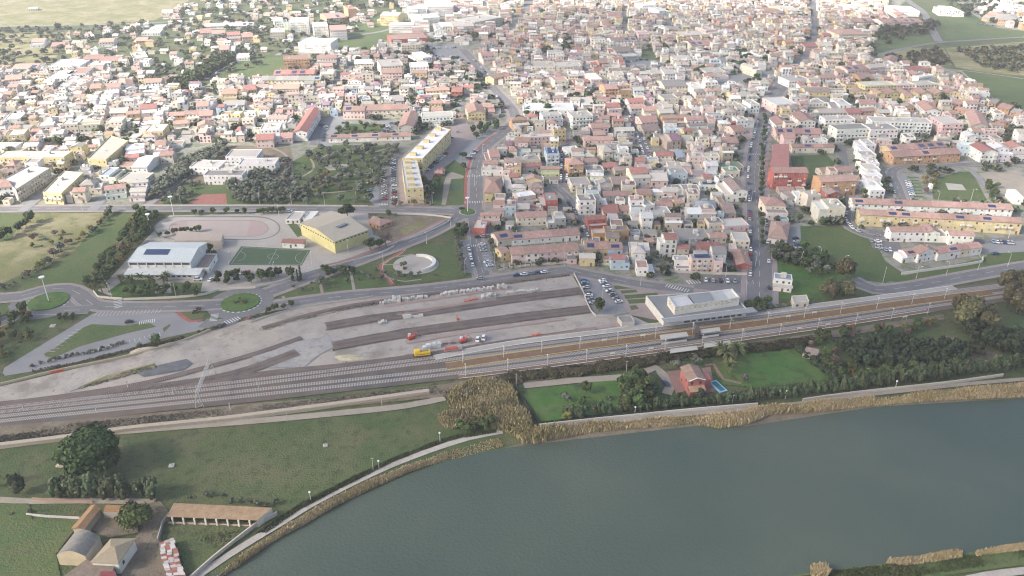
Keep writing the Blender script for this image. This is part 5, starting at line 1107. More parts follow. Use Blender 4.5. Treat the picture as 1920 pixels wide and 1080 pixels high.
def trunk(h,r,seed,br=3,spread=1.2,col=(.12,.09,.065)):
    rr=random.Random(seed); mb=MB(); t=Vector((rr.uniform(-.2,.2),rr.uniform(-.2,.2),h*.55)); mb.tube((0,0,-.2),t,r,r*.7,6,col)
    for k in range(br): a=6.28*k/br+rr.uniform(-.4,.4); mb.tube(t,(t.x+spread*math.cos(a),t.y+spread*math.sin(a),h),r*.55,r*.25,5,col)
    return mb
TP={}
def kind(name,specs,cat,group,look):
    TP[name]=dict(v=specs,cat=cat,group=group,look=look)
F=M['foliage']; B_=M['plaster']
def mk(r,h0,h1,n,nl,size,cols,seed,tr=.18,flat=1,h_t=None,spread=None):
    c=crown(lumps(r,h0,h1,n,seed,flat),nl,size,cols,seed).mesh('crown',[F]); t=trunk(h_t or (h0+h1)/2,tr,seed,3,spread or r*.4).mesh('trunk',[B_]); return (t,c)
OL=[(.125,.135,.10),(.15,.155,.115),(.095,.108,.075)]; GR=[(.062,.085,.03),(.085,.108,.042),(.048,.066,.025)]; PI=[(.036,.06,.02),(.05,.078,.028),(.068,.09,.034)]; CO=[(.075,.10,.05),(.10,.12,.062),(.055,.072,.036)]
EU=[(.13,.12,.065),(.16,.145,.08),(.10,.10,.055)]; BR=[(.16,.11,.085),(.12,.085,.07)]; YE=[(.16,.15,.045),(.12,.12,.04)]; DK=[(.042,.055,.03),(.058,.07,.038),(.034,.044,.024)]; AU=[(.17,.12,.04),(.14,.085,.04)]
kind('olive_tree',[mk(3,1.2,5,9,10,.42,OL,s,.2) for s in (1,2,3)],'olive tree','olive trees','grey green olive tree')
kind('leafy_tree',[mk(3.2,1.8,7,10,9,.48,GR,s,.2) for s in (4,5,6)],'tree','leafy green trees','dark green leafy tree')
kind('umbrella_pine',[mk(5,4,9,14,9,.5,PI,s,.32,.8) for s in (7,8)],'pine tree','umbrella pines','dark umbrella pine')
kind('conifer',[mk(2.3,.6,7,9,12,.36,CO,s,.18,1.25) for s in (9,10,11)],'conifer','conifers in rows','upright green conifer')
kind('tall_tree',[mk(5.5,3,15,16,7,.6,EU,s,.4) for s in (12,13)],'tree','tall brownish trees','tall olive brown tree')
kind('dark_tree',[mk(2.6,.8,5.5,9,11,.4,DK,s,.18) for s in (14,15,16)],'tree','dark dense trees','dense dark green tree')
kind('bush',[mk(1.5,0,2,5,22,.26,OL+GR,s,.08) for s in (17,18)],'bush','bushes','rounded bush')
kind('autumn_tree',[mk(2.8,1.2,5,8,11,.4,c,s,.16) for s,c in ((19,AU),(20,BR),(21,YE))],'tree','brown and yellow trees','rusty yellow brown tree')
def cyp(seed):
    rr=random.Random(seed); l=[(0,0,1+k*1.1,(1.0-.07*k),1.0) for k in range(8)]; return (trunk(2,.15,seed,0).mesh('trunk',[B_]),crown(l,26,.28,CO,seed).mesh('crown',[F]))
kind('cypress',[cyp(22)],'cypress','cypresses','slender dark cypress')
def bare(seed):
    rr=random.Random(seed); mb=MB(); col=(.19,.15,.13); t=trunk(4,.28,seed,5,1.8,(.17,.13,.11))
    for k in range(150):
        a=rr.uniform(0,6.28); e=rr.uniform(.2,1.3); s=Vector((math.cos(a)*rr.uniform(.3,2),math.sin(a)*rr.uniform(.3,2),rr.uniform(2.5,4.5))); d=Vector((math.cos(a)*math.cos(e),math.sin(a)*math.cos(e),math.sin(e)+.2))*rr.uniform(1.5,3.6); mb.tube(s,s+d,.06,.02,3,col,cap=False)
    return (t.mesh('trunk',[B_]),mb.mesh('twigs',[B_]))
kind('bare_tree',[bare(23),bare(24)],'tree','leafless trees','leafless twiggy tree')
NT={}
def tree(kn,x,y,sc=1,label=None,world=False,hz=None):
    K=TP[kn]; p=Vector((x,y,0)) if world else G(x,y); t,c=rnd.choice(K['v']); s=sc*rnd.uniform(.9,1.1)
    r=empty(kn,(p.x,p.y,.05),rnd.uniform(0,6.28)); r.scale=(s,s,s*(hz or rnd.uniform(.9,1.1)))
    link(t,'trunk',r); link(c,'twigs' if kn=='bare_tree' else 'crown',r); tag(r,label,K['cat'],None if label else K['group']); NT[kn]=NT.get(kn,0)+1
    if not label: 
        later(r,('small ' if sc<.75 else 'large ' if sc>1.3 else '')+K['look'],p.x,p.y)
    return r
HOCC=np.zeros_like(OCC)
for s in HS: occ(s['q'],HOCC)
def free(p,g=HOCC):
    i,j=int((p.y-OCC_Y0)/OCC_D),int((p.x-OCC_X0)/OCC_D); return 0<=i<g.shape[0] and 0<=j<g.shape[1] and not g[i,j]
PLACED=[]
def scatter(kn,poly,n,s0=.8,s1=1.2,md=4.5,grid=HOCC):
    W=[G(x,y).to_2d() for x,y in pts(poly)]; x0=min(p.x for p in W); x1=max(p.x for p in W); y0=min(p.y for p in W); y1=max(p.y for p in W); k=0; tries=0
    def ins(p):
        c=False
        for i in range(len(W)):
            a,b=W[i],W[i-1]
            if (a.y>p.y)!=(b.y>p.y) and p.x<(b.x-a.x)*(p.y-a.y)/(b.y-a.y)+a.x: c=not c
        return c
    while k<n and tries<n*40:
        tries+=1; p=Vector((rnd.uniform(x0,x1),rnd.uniform(y0,y1)))
        if not ins(p) or (p.y>OCC_Y0 and grid is not None and not free(p,grid)): continue
        if any((p-q).length<md for q in PLACED[-160:]): continue
        PLACED.append(p); k+=1; tree(kn if isinstance(kn,str) else rnd.choice(kn),p.x,p.y,rnd.uniform(s0,s1),world=True)
def row(kn,s,n,s0=.9,s1=1.1,jx=.6,hz=None):
    L=line(s)
    for i in range(n):
        t=i/max(1,n-1)*(len(L)-1); k=min(int(t),len(L)-2); p=L[k].lerp(L[k+1],t-k); tree(kn if isinstance(kn,str) else rnd.choice(kn),p.x+rnd.uniform(-jx,jx),p.y+rnd.uniform(-jx,jx),rnd.uniform(s0,s1),world=True,hz=hz); PLACED.append(p.to_2d())
kind('great_pine',[(trunk(7,.7,70,4,3).mesh('trunk',[B_]),crown(lumps(9.8,3,14.5,46,71,.9),11,.55,PI,72).mesh('crown',[F]))],'pine tree','pines','')
kind('broad_tree',[(trunk(4,.4,73,4,2).mesh('trunk',[B_]),crown(lumps(6.8,2,8.5,26,74,.8),11,.5,[(.075,.095,.03),(.10,.115,.04),(.055,.075,.025)],75).mesh('crown',[F]))],'tree','trees','')
# named single trees
tree('great_pine',176,882,1.1,'huge dark round pine standing in the lower left field'); tree('umbrella_pine',653,412,1.25,'big dark pine above the yellow sports hall, beside the cross road')
tree('umbrella_pine',694,468,.85,'round dark pine at the right corner of the yellow sports hall'); tree('umbrella_pine',712,466,.7,'smaller round pine just right of the yellow sports hall')
tree('broad_tree',258,986,1.0,'broad yellow green tree between the farm buildings'); tree('tall_tree',1582,528,1.05,'tall brown green tree at the edge of the green meadow'); tree('bare_tree',724,462,1.7,'large leafless tree beside the clubhouse')
tree('tall_tree',1808,616,1.25,'tallest olive brown tree by the railway, right of the orchard'); tree('tall_tree',1845,622,1.0,'second tall olive brown tree by the railway'); tree('tall_tree',1905,588,1.0,'tall brownish tree at the right edge above the dark conifers')
tree('leafy_tree',1123,584,1.15,'round green tree inside the station car park'); tree('tall_tree',1560,560,.6,'low spreading bush tree beside the platform'); tree('tall_tree',1590,556,.6,'brown green bush tree beside the platform, right one')
tree('leafy_tree',293,652,1.05,'round tree beside the stone rubble pile'); tree('bush',262,652,1.3,'brown bush left of the rubble pile tree'); tree('leafy_tree',256,400,1.0,'round tree on the verge of the cross road, left of the skating track')
tree('leafy_tree',730,408,.9,'dark tree behind the terracotta clubhouse'); tree('leafy_tree',716,418,.8,'dark tree in front of the terracotta clubhouse'); tree('umbrella_pine',868,300,.7,'dark round tree in the avenue car park'); tree('leafy_tree',870,318,.9,'dark tree on the triangular green')
tree('conifer',865,442,1.0)
def palm(x,y,sc,label):
    p=G(x,y); root=empty('palm_tree',(p.x,p.y,.05),rnd.uniform(0,6)); root.scale=(sc,)*3; tag(root,label,'palm tree','palm trees'); mb=MB(); mb.tube((0,0,0),(.1,0,4.2),.45,.34,8,(.16,.12,.08)); mb.build('trunk',M['plaster'],root); mb=MB()
    for k in range(44):
        a=rnd.uniform(0,6.28); e=rnd.uniform(-.1,1.3); L=rnd.uniform(3.6,4.6); p0=Vector((.1,0,4.2)); pr=p0; d=Vector((math.cos(a)*math.cos(e),math.sin(a)*math.cos(e),math.sin(e))); sd_=Vector((-math.sin(a),math.cos(a),0)); c=rnd.choice([(.12,.14,.06),(.15,.165,.075),(.09,.11,.045)])
        for s in range(4):
            d2=(d+Vector((0,0,-.28*s))).normalized(); nx=pr+d2*L/4; w0=(.34,.46,.38,.22)[s]; w1=(.46,.38,.22,.03)[s]
            for g in (-1,1): mb.face([pr,nx,nx+sd_*g*w1-Vector((0,0,.12)),pr+sd_*g*w0-Vector((0,0,.12))],c)
            pr=nx
    mb.build('crown',F,root)
palm(1360,680,1.35,'left tall palm of the group behind the villa garden'); palm(1380,672,1.3,'upper palm of the group behind the villa garden'); palm(1367,700,1.1,'lowest palm of the group behind the villa garden'); palm(1350,668,1.1,'rear palm left of the garden palm group')
for i,(x,y) in enumerate([(229,533),(246,533),(266,530),(283,533),(308,533),(314,527)]): palm(x,y,.85,'short palm in front of the white sports hall, %s from the left'%ordn(i))
for i,(x,y) in enumerate([(450,566),(457,571),(372,586),(175,532),(186,525),(168,538),(200,540),(192,548)]): palm(x,y,.45 if i<3 else .7,'low young palm, %s'%['left one on the middle roundabout','right one on the middle roundabout','on the grass tip left of the middle roundabout','upper left of the palm grove','top of the palm grove','left end of the palm grove','right end of the palm grove','lowest of the palm grove'][i])
palm(703,245,1.1,'tall palm in the courtyard of the far terraces')
# groves
scatter('olive_tree',"548 384 558 340 562 302 600 276 745 276 748 288 722 330 690 384",84,.95,1.4,4.6,grid=None); scatter('olive_tree',"436 384 430 330 505 315 545 300 545 384",66,1.0,1.35,4,grid=HOCC)
scatter('olive_tree',"268 378 300 345 350 302 420 275 424 292 350 332 300 375",75,1.0,1.45,3.6,grid=HOCC); scatter('olive_tree',"305 384 350 345 375 345 350 384",14,.8,1.1,4); scatter('autumn_tree',"560 365 600 330 620 330 600 372",7,.9,1.2,5,grid=None)
row('olive_tree',"858 456 862 485 868 512",9,.75,.9,.3); row('olive_tree',"918 456 928 490 936 506",7,.7,.9,.3); scatter('leafy_tree',"846 438 862 428 880 426 880 444 850 446",8,.5,.7,3,grid=None)
scatter('leafy_tree',"790 382 795 350 825 345 830 382",7,1.0,1.3,4,grid=None); row('autumn_tree',"740 388 752 386 800 386",4,.8,1)
scatter(['leafy_tree','dark_tree'],"392 528 430 520 470 519 552 514 556 520 480 532 400 534",15,.8,1.1,4); scatter('leafy_tree',"235 548 370 545 372 556 232 556",14,.6,.8,3.5,grid=None); scatter(['olive_tree','leafy_tree'],"602 516 655 500 660 515 600 530",8,.7,.9,4); scatter(['bush','olive_tree'],"545 540 600 522 750 500 860 520 700 536 560 552",26,.5,.8,4)
row('cypress',"547 527 552 527",1); row('cypress',"560 528 565 526",2,.9,1); row('leafy_tree',"375 435 335 438 300 446",8,.55,.7); row('leafy_tree',"365 404 460 402",6,.55,.8); row('leafy_tree',"485 402 530 400",6,.6,.8); scatter('leafy_tree',"378 476 405 468 412 478 390 486",5,.6,.8,3)
scatter(['leafy_tree','autumn_tree','leafy_tree'],"262 404 300 404 285 430 225 500 196 540 160 545 180 512 230 450",66,.7,1.1,4.2,grid=None)
row(['bush','olive_tree','autumn_tree'],"208 400 190 420 160 445 125 462 95 492 50 520 0 545",40,.6,1.0,1.5); scatter(['bush','autumn_tree'],"60 440 130 440 110 470 50 465",10,.6,.9,4,grid=None)
tree('leafy_tree',58,418,1.3,'tall leaning tree between the two left fields'); row(['leafy_tree','dark_tree'],"50 425 32 436 15 444 0 452",7,.9,1.2)
scatter(['autumn_tree','bush','leafy_tree'],"-20 600 45 588 60 600 70 630 0 680 -30 690",34,.6,1,3.5,grid=None); scatter('leafy_tree',"112 594 140 590 138 602 110 604",7,.35,.5,2.5,grid=None)
row('bush',"60 688 100 676 180 660 230 645",16,.7,1.1); row('bush',"375 625 400 618 420 610",6,.8,1.1); row('leafy_tree',"505 586 545 577",4,.5,.7); row('bush',"470 600 500 588",5,.6,.9)
# lower left
row('conifer',"112 930 150 932 190 932 240 934",13,1.35,1.65,1.0); row('conifer',"268 932 288 936",2,1.3,1.5); tree('conifer',35,925,1.4,'dark conifer standing apart at the left of the farm track'); tree('conifer',-5,912,1.2); 
row('bush',"350 938 400 934 460 942 520 950",10,.8,1.2,1.5); scatter('bush',"10 960 60 955 130 1000 100 1070 20 1075",3,.6,1,5,grid=None)
# villa garden and orchard
scatter(['dark_tree','leafy_tree'],"1190 715 1215 715 1228 742 1205 765 1165 775 1160 755",16,1.0,1.3,3.6,grid=None); row('conifer',"1060 786 1120 780 1180 775 1240 768 1280 764",16,.85,1.1,.8,1.0); row('conifer',"1345 760 1400 752 1440 748 1500 742 1560 735",21,.85,1.1,.6,1.0)
row('conifer',"1580 735 1660 722 1740 712 1840 700 1940 690",30,1.05,1.35,.8,1.0); row(['dark_tree','leafy_tree'],"1568 720 1640 712 1740 700 1800 692",16,.8,1.1,1); scatter('dark_tree',"1570 655 1640 640 1700 640 1720 660 1760 645 1830 650 1840 672 1800 682 1700 692 1600 690",80,.9,1.3,3.2,grid=None)
scatter(['leafy_tree','bush','autumn_tree'],"1500 640 1560 625 1700 615 1760 604 1760 612 1700 628 1600 640 1510 652",28,.6,.9,3.5,grid=None); scatter(['autumn_tree'],"1545 662 1575 655 1640 650 1700 640 1702 648 1580 675 1560 690",9,.7,1,5,grid=None); scatter(['leafy_tree','autumn_tree','dark_tree'],"1540 670 1560 680 1600 700 1590 725 1570 722 1545 690",14,.7,1,3.5,grid=None)
scatter('dark_tree',"1800 622 1850 625 1935 640 1935 668 1880 665 1820 640",40,1.1,1.6,3.4,grid=None); scatter('tall_tree',"1880 545 1930 540 1935 590 1890 590",6,.8,1.05,6,grid=None); scatter('tall_tree',"1780 585 1850 590 1830 612 1770 600",5,.7,.9,5,grid=None)
tree('olive_tree',1394,716,.8,'round olive tree on the bright lawn right of the palms'); tree('olive_tree',1266,694,1.0,'olive tree behind the red villa, left one'); tree('olive_tree',1305,683,.9,'olive tree behind the red villa, right one'); tree('autumn_tree',1065,788,.9); tree('olive_tree',1062,752,1.0,'greyish olive tree alone on the left villa lawn'); tree('leafy_tree',1098,738,.8,'bushy tree on the left villa lawn, right of the olive'); tree('bush',1140,750,1.3); tree('leafy_tree',1090,762,.7)
scatter(['dark_tree','bush'],"1290 745 1335 742 1340 758 1250 765 1240 750",14,.5,.8,2.8,grid=None)
scatter(['dark_tree','leafy_tree','olive_tree'],"1445 470 1500 466 1540 480 1560 505 1545 525 1510 515 1455 500",30,.8,1.1,3.6); row(['dark_tree','olive_tree'],"1440 472 1500 480 1560 508",14,.8,1.05); scatter(['tall_tree'],"1530 548 1600 545 1612 560 1530 566",5,.45,.6,4); scatter('leafy_tree',"1392 575 1440 570 1445 585 1400 588",6,.7,.9,4,grid=None); row('olive_tree',"1420 585 1470 578",5,.6,.8)
row('leafy_tree',"1580 412 1560 420 1520 425 1500 418",6,.6,.9); scatter('autumn_tree',"1725 330 1755 325 1760 365 1735 370",7,.7,1,4,grid=None); scatter(['leafy_tree','dark_tree'],"1840 345 1865 345 1885 378 1860 380",10,.6,.9,3,grid=None)
row('leafy_tree',"1434 220 1428 300 1426 370 1430 460",26,.55,.8,1.0)
row(['autumn_tree','leafy_tree'],"1760 185 1790 215 1820 245",12,.8,1.0,1); row(['autumn_tree','leafy_tree'],"1850 190 1890 215 1930 245",12,.8,1.0,1)
row('olive_tree',"1622 300 1640 350 1650 380",9,.6,.8); row('leafy_tree',"1605 290 1612 340 1622 378",8,.6,.8)
scatter('umbrella_pine',"985 205 1035 200 1040 215 1035 240 1005 235 970 262 962 245",12,.7,1,5,grid=None); scatter('umbrella_pine',"1050 185 1095 180 1140 190 1135 205 1060 210",9,.6,.9,4.5,grid=None)
scatter('umbrella_pine',"1015 100 1060 70 1085 85 1070 100 1025 105",12,.8,1.1,6,grid=None); scatter('umbrella_pine',"1205 95 1230 68 1290 75 1300 90 1240 95",16,.6,.9,5,grid=None); scatter('umbrella_pine',"1360 120 1385 98 1405 108 1408 128 1365 128",8,.8,1.1,5,grid=None); scatter('umbrella_pine',"1300 150 1310 132 1335 132 1338 152",7,.7,1,5,grid=None); scatter('umbrella_pine',"1385 160 1420 150 1430 160 1400 166",6,.6,.8,4,grid=None)
scatter('umbrella_pine',"645 112 690 92 745 95 760 125 700 125 650 122",14,.8,1.1,5,grid=None); scatter('umbrella_pine',"808 85 850 62 905 68 905 85 850 78 810 90",14,.8,1,5,grid=None); scatter(['leafy_tree','umbrella_pine'],"812 125 860 112 890 130 905 160 880 165 840 150 815 145",20,.7,1,5)
scatter('leafy_tree',"625 262 640 238 690 232 720 244 750 248 745 258 640 268",18,.6,.9,5); scatter(['leafy_tree','dark_tree'],"760 215 800 200 810 215 780 235",8,.7,1,5); scatter('leafy_tree',"880 245 945 225 930 245 890 262",10,.8,1.1,5)
print('TREES',NT)
# far and small trees and shrubs of the town: one mass
def lowtree(mb,x,y,r,h,cols):
    n=34; b=rnd.uniform(.8,1.2)
    for k in range(n):
        t=rnd.uniform(-.5,1); a=rnd.uniform(0,6.28); q=math.sqrt(1-t*t); c=Vector((x+r*q*math.cos(a)*.9,y+r*q*math.sin(a)*.9,h*.55+t*h*.42)); s=r*rnd.uniform(.28,.5)
        u=Vector((rnd.uniform(-1,1),rnd.uniform(-1,1),rnd.uniform(-.6,.6))).normalized(); v=Vector((-u.y,u.x,rnd.uniform(-.3,.8))).normalized(); kx=b*rnd.uniform(.65,1.3); cc=tuple(g*kx for g in rnd.choice(cols))
        mb.face([c-u*s-v*s,c+u*s-v*s,c+u*s+v*s,c-u*s+v*s],cc)
mb=MB(); nfar=0
def farmass(poly,n,r0,r1,cols,grid=OCC):
    W=[G(x,y).to_2d() for x,y in pts(poly)]; x0=min(p.x for p in W); x1=max(p.x for p in W); y0=min(p.y for p in W); y1=max(p.y for p in W); k=0; t=0; g2=np.zeros_like(OCC); occ(W,g2)
    while k<n and t<n*30:
        t+=1; p=Vector((rnd.uniform(x0,x1),rnd.uniform(y0,y1))); i,j=int((p.y-OCC_Y0)/OCC_D),int((p.x-OCC_X0)/OCC_D)
        if not(0<=i<OCC.shape[0] and 0<=j<OCC.shape[1]) or not g2[i,j] or (grid is not None and grid[i,j]): continue
        r=rnd.uniform(r0,r1); lowtree(mb,p.x,p.y,r,r*rnd.uniform(1.5,2.2),cols); k+=1
farmass("895 540 885 400 905 300 960 230 1000 100 1430 100 1450 180 1420 270 1413 400 1420 545 1200 528 1060 500",480,1.1,2.4,GR+OL)
farmass("900 110 960 -30 1640 -30 1640 200 1450 200 1430 100",420,2,4,GR+PI); farmass("1440 230 1480 150 1920 200 1920 400 1500 480 1440 470",260,1.3,3,GR+OL)
farmass("560 270 340 270 200 395 -40 395 -40 130 420 150 700 80 900 100 960 210 800 250",700,1.5,3.0,GR+OL); farmass("-40 140 -40 55 300 45 700 40 600 100 330 160",330,2,4.2,OL+OL+GR,HOCC); farmass("320 165 400 115 440 100 430 118 350 172",150,2.6,4.4,GR+PI,HOCC)
farmass("300 48 400 -20 720 -25 760 20 520 70",200,2.5,4.5,GR+OL,HOCC); farmass("1620 60 1660 40 1760 40 1750 60 1640 90",90,2.5,4,GR+BR,HOCC); farmass("1740 -20 1930 -30 1930 60 1800 30",140,2.5,5,GR+DK,HOCC); farmass("1790 95 1930 88 1930 140 1850 132",170,1.5,3.2,AU+GR+OL,None); farmass("1660 108 1760 92 1780 122 1700 125",90,1.5,3,BR+GR,None)
farmass("0 275 90 262 180 260 160 275 0 282",30,2,3.5,GR,HOCC)
tag(mb.build('distant_trees',F),'mass of small garden trees and shrubs scattered through the far town','trees',kind='stuff')
# hedges
row('bush',"942 505 1000 498 1066 492",16,.6,.9,.6); row('bush',"446 569 452 565 458 571",4,.9,1.2,1.5); row('bush',"365 586 375 583",3,.8,1.0,.8); row('bush',"84 566 98 568",3,.5,.6,1)
def hedge(s,w,h,cols,label,n=6,m=None,cat='hedge'):
    L=line(s); o0=L[0].copy(); tot=sum((L[i+1]-L[i]).length for i in range(len(L)-1)); lps=[]
    for k in range(int(tot/(w*.4))):
        t=k/(tot/(w*.4))*(len(L)-1); i=min(int(t),len(L)-2); p=L[i].lerp(L[i+1],t-i)-o0; r=w*rnd.uniform(.5,.75); lps.append((p.x+rnd.uniform(-.3,.3)*w,p.y+rnd.uniform(-.3,.3)*w,h*rnd.uniform(.4,.6),r,h*rnd.uniform(.45,.62)))
    o=crown(lps,n*2.2,.36,cols,int(L[0].x*10)%999).build('hedge',F,loc=o0); tag(o,label,cat)
hedge("948 712 1000 706 1060 699 1120 692 1180 684 1240 674",6,2.6,[(.075,.062,.035),(.055,.058,.026),(.09,.075,.045)],'long dark brown green hedge between the tracks and the villa drive')
hedge("1240 672 1330 664 1420 654 1480 648 1520 640",5,2.2,[(.05,.055,.026),(.065,.06,.034)],'dark hedge strip below the railway, right of the villa drive')
hedge("1496 655 1520 676 1545 695 1566 716",3.4,3,DK,'dense dark hedge running down beside the bright lawn')
hedge("1230 760 1290 757 1345 752",3,2.4,GR+DK,'green hedge in front of the red villa'); hedge("1450 652 1495 642 1540 632",3,1.5,[(.1,.085,.07)],'brown scrubby hedge strip beside the lowest platform')
# reeds and scrub
def reeds(name,label,bands,cols):
    mb=MB()
    for poly,n,h0,h1,wd in bands:
        W=[G(x,y).to_2d() for x,y in pts(poly)]; tr=[]
        from mathutils.geometry import tessellate_polygon
        T3=tessellate_polygon([[Vector((p.x,p.y,0)) for p in W]]); ar=[abs((W[b]-W[a]).cross(W[c]-W[a]))/2 for a,b,c in T3]
        for k in range(n):
            a,b,c=rnd.choices(T3,ar)[0]; r1,r2=rnd.random(),rnd.random()
            if r1+r2>1: r1,r2=1-r1,1-r2
            p=W[a]+(W[b]-W[a])*r1+(W[c]-W[a])*r2
            patch=math.sin(p.x*.21+1)*math.sin(p.y*.33)*.3+math.sin(p.x*.07)*.25
            if patch<-.2 and rnd.random()<.6: continue
            h=rnd.uniform(h0,h1)*(1+patch); an=rnd.uniform(0,3.14); u=Vector((math.cos(an),math.sin(an)))*wd*rnd.uniform(.5,1.2); lx,ly=rnd.uniform(-.5,.5)*h*.45,rnd.uniform(-.5,.5)*h*.45; cc=jit(rnd.choice(cols),.25)
            mb.face([(p.x-u.x*.4,p.y-u.y*.4,0),(p.x+u.x*.4,p.y+u.y*.4,0),(p.x+u.x+lx,p.y+u.y+ly,h*.8),(p.x+lx*1.2,p.y+ly*1.2,h),(p.x-u.x+lx,p.y-u.y+ly,h*.75)],cc)
    tag(mb.build(name,M['reed']),label,'reeds',kind='stuff')
RD=[(.46,.36,.22),(.54,.44,.30),(.36,.28,.17),(.42,.34,.16),(.36,.30,.20)]
reeds('reeds','dry tan reeds lining the river bank',[("405 1090 440 1060 480 1029 530 998 580 967 655 926 730 893 805 864 837 853 840 861 767 886 700 916 635 948 572 985 508 1020 450 1062",14000,1.1,2.3,.22),
  ("805 864 870 838 935 822 945 838 890 852 830 868 800 875",2200,.4,.9,.2),("1000 812 1100 800 1200 792 1300 783 1400 780 1400 797 1350 805 1300 797 1180 806 1110 812 1060 822 1000 834",13000,1.4,2.8,.24),("1400 776 1500 764 1600 752 1640 748 1640 762 1520 775 1440 780 1400 798",9000,2,3.2,.26),
  ("1640 750 1750 738 1920 722 2000 716 2000 738 1920 746 1750 753 1640 763",12000,1.2,2.2,.24),("1520 1072 1545 1070 1550 1085 1522 1088",900,2,3.4,.3),("1660 1058 1740 1042 1800 1036 1800 1048 1700 1062",3500,1,2.4,.24),("1830 1034 1930 1020 1930 1032 1830 1044",2600,1,1.8,.22)],RD)
reeds('reed_thicket','tall dense tan reed thicket between the green field and the villa garden',[("845 742 870 722 900 716 925 722 945 722 958 732 972 762 990 790 1000 812 1040 814 1060 821 1000 832 980 836 968 822 950 812 925 806 905 796 888 806 868 798 852 806 834 803 822 790 838 776 852 772 838 758",21000,2.0,4.2,.3)],[(.37,.30,.17),(.44,.36,.22),(.28,.23,.13),(.25,.23,.11)])
reeds('railway_scrub','low brown and purplish scrub between the tracks and the pale wall',[("-40 812 240 786 480 762 700 738 830 724 840 738 700 752 480 776 240 800 -40 836",8000,.2,.9,.3),("940 706 1250 667 1480 636 1480 642 1250 676 948 716",7000,.5,1.2,.35),("-10 820 60 812 80 822 0 832",1500,1,2,.3)] ,[(.19,.155,.14),(.15,.13,.10),(.10,.11,.06),(.22,.18,.15)])
reeds('rough_grass','rough grass and weeds along field edges and the river path',[("480 1000 560 948 640 906 740 858 840 818 930 806 930 812 840 828 740 866 640 916 560 958 500 1000",7000,.3,.9,.3),("330 1010 470 990 400 1060 345 1080",1200,.3,.7,.3),("1480 1085 1560 1072 1700 1056 1820 1042 1930 1030 1930 1050 1700 1085",6000,.4,.9,.3),("830 742 840 760 1000 800 985 770 945 712 850 722",3000,.4,1,.3)],[(.05,.075,.025),(.07,.085,.035),(.10,.10,.05),(.04,.06,.02)])
reeds('yard_weeds','low dry weeds growing along the old sidings and scattered over the rail yard',[("610 617 700 602 790 591 960 566 1090 550 1090 552 960 569 790 594 700 605 610 620",1500,.2,.5,.25),("612 611 700 596 790 584 960 559 1085 543 1085 541 960 556 790 581 700 593 612 608",1500,.2,.5,.25),
  ("624 656 700 642 790 627 960 603 1108 585 1108 587 960 606 790 630 700 645 624 659",1300,.2,.5,.25),("624 644 700 630 790 615 960 592 1100 575 1100 573 960 589 790 612 700 627 624 641",1300,.2,.5,.25),("480 618 560 597 640 578 720 565 830 549 960 530 1068 516 1068 518 960 533 830 553 720 570 640 584 560 603 480 625",2600,.2,.6,.25),
  ("300 742 480 707 640 690 830 667 830 672 640 696 480 712 300 748",1800,.2,.5,.25),("130 735 200 708 290 684 296 690 240 706 160 728",900,.2,.6,.3),("0 770 200 740 360 712 480 690 560 660 560 664 480 698 360 720 200 748 0 778",2200,.2,.5,.25),("60 694 140 680 240 655 345 632 345 636 240 660 140 686 60 700",1800,.4,1.1,.3)],[(.16,.14,.09),(.10,.10,.05),(.20,.17,.13),(.13,.10,.08)])
scatter('leafy_tree','862 804 920 800 915 812 868 814',6,.6,.8,3,grid=None)
# ================================================================ CARS
def carmesh(col):
    body=MB(); pr=[(-2.1,.35),(2.1,.35),(2.12,.7),(1.9,.86),(1.05,.95),(-1.95,.98),(-2.12,.8)]; cab=[(-1.75,.96),(1.05,.93),(.45,1.42),(-1.35,1.45)]
    def ext(mb,pr,w0,w1,col):
        n=len(pr); zt=max(p[1] for p in pr)
        W=lambda z:w0+(w1-w0)*max(0,(z-.9)/.5)
        A=[(x,-W(z),z) for x,z in pr]; B=[(x,W(z),z) for x,z in pr]
        for i in range(n): mb.face([A[i],B[i],B[(i+1)%n],A[(i+1)%n]][::-1],col)
        mb.face(A,col); mb.face(B[::-1],col)
    ext(body,pr,.87,.87,col); g=MB(); ext(g,cab,.84,.66,(.03,.035,.04)); t=MB(); t.box((-.45,0,1.44),(1.7,1.24,.05),0,col); wh=MB(); wh.tube((0,-.1,0),(0,.1,0),.32,n=10,col=(.03,.03,.03))
    return [('body',body.mesh('body',[M['paint']])),('cabin_glass',g.mesh('cabin_glass',[M['paint']])),('roof_panel',t.mesh('roof_panel',[M['paint']]))],wh.mesh('wheel',[M['paint']])
CC={'white':(.74,.74,.73),'grey':(.28,.29,.30),'black':(.03,.032,.036),'silver':(.45,.46,.47),'dark blue':(.04,.07,.16),'red':(.38,.04,.035),'pale blue':(.25,.36,.48)}
CM={k:carmesh(v) for k,v in CC.items()}
CW=['white']*5+['grey']*3+['black']*3+['silver']*3+['dark blue']*2+['red','pale blue']
NC=[0]; CARS=[]
def car(p,rz,label=None,col=None,van=False,z=None):
    col=col or rnd.choice(CW); parts,wh=CM[col]; root=empty('van' if van else 'parked_car',(p.x,p.y,ZL[0]-.0 if z is None else z),rz)
    root['category']='van' if van else 'car'
    if van: root.scale=(1.15,1.1,1.45)
    elif not label: root.scale=(rnd.uniform(.88,1.06),1,rnd.uniform(.95,1.1)); 
    if not van: root['group']='parked cars'
    for n,m in parts: link(m,n,root)
    if P(p.x,p.y)[1]>300:
        for x in (-1.3,1.3):
            for y in (-.82,.82): link(wh,'wheel',root,(x,y,.32))
    if label: root['label']=label
    NC[0]+=1; return root,col
CARZ=.47
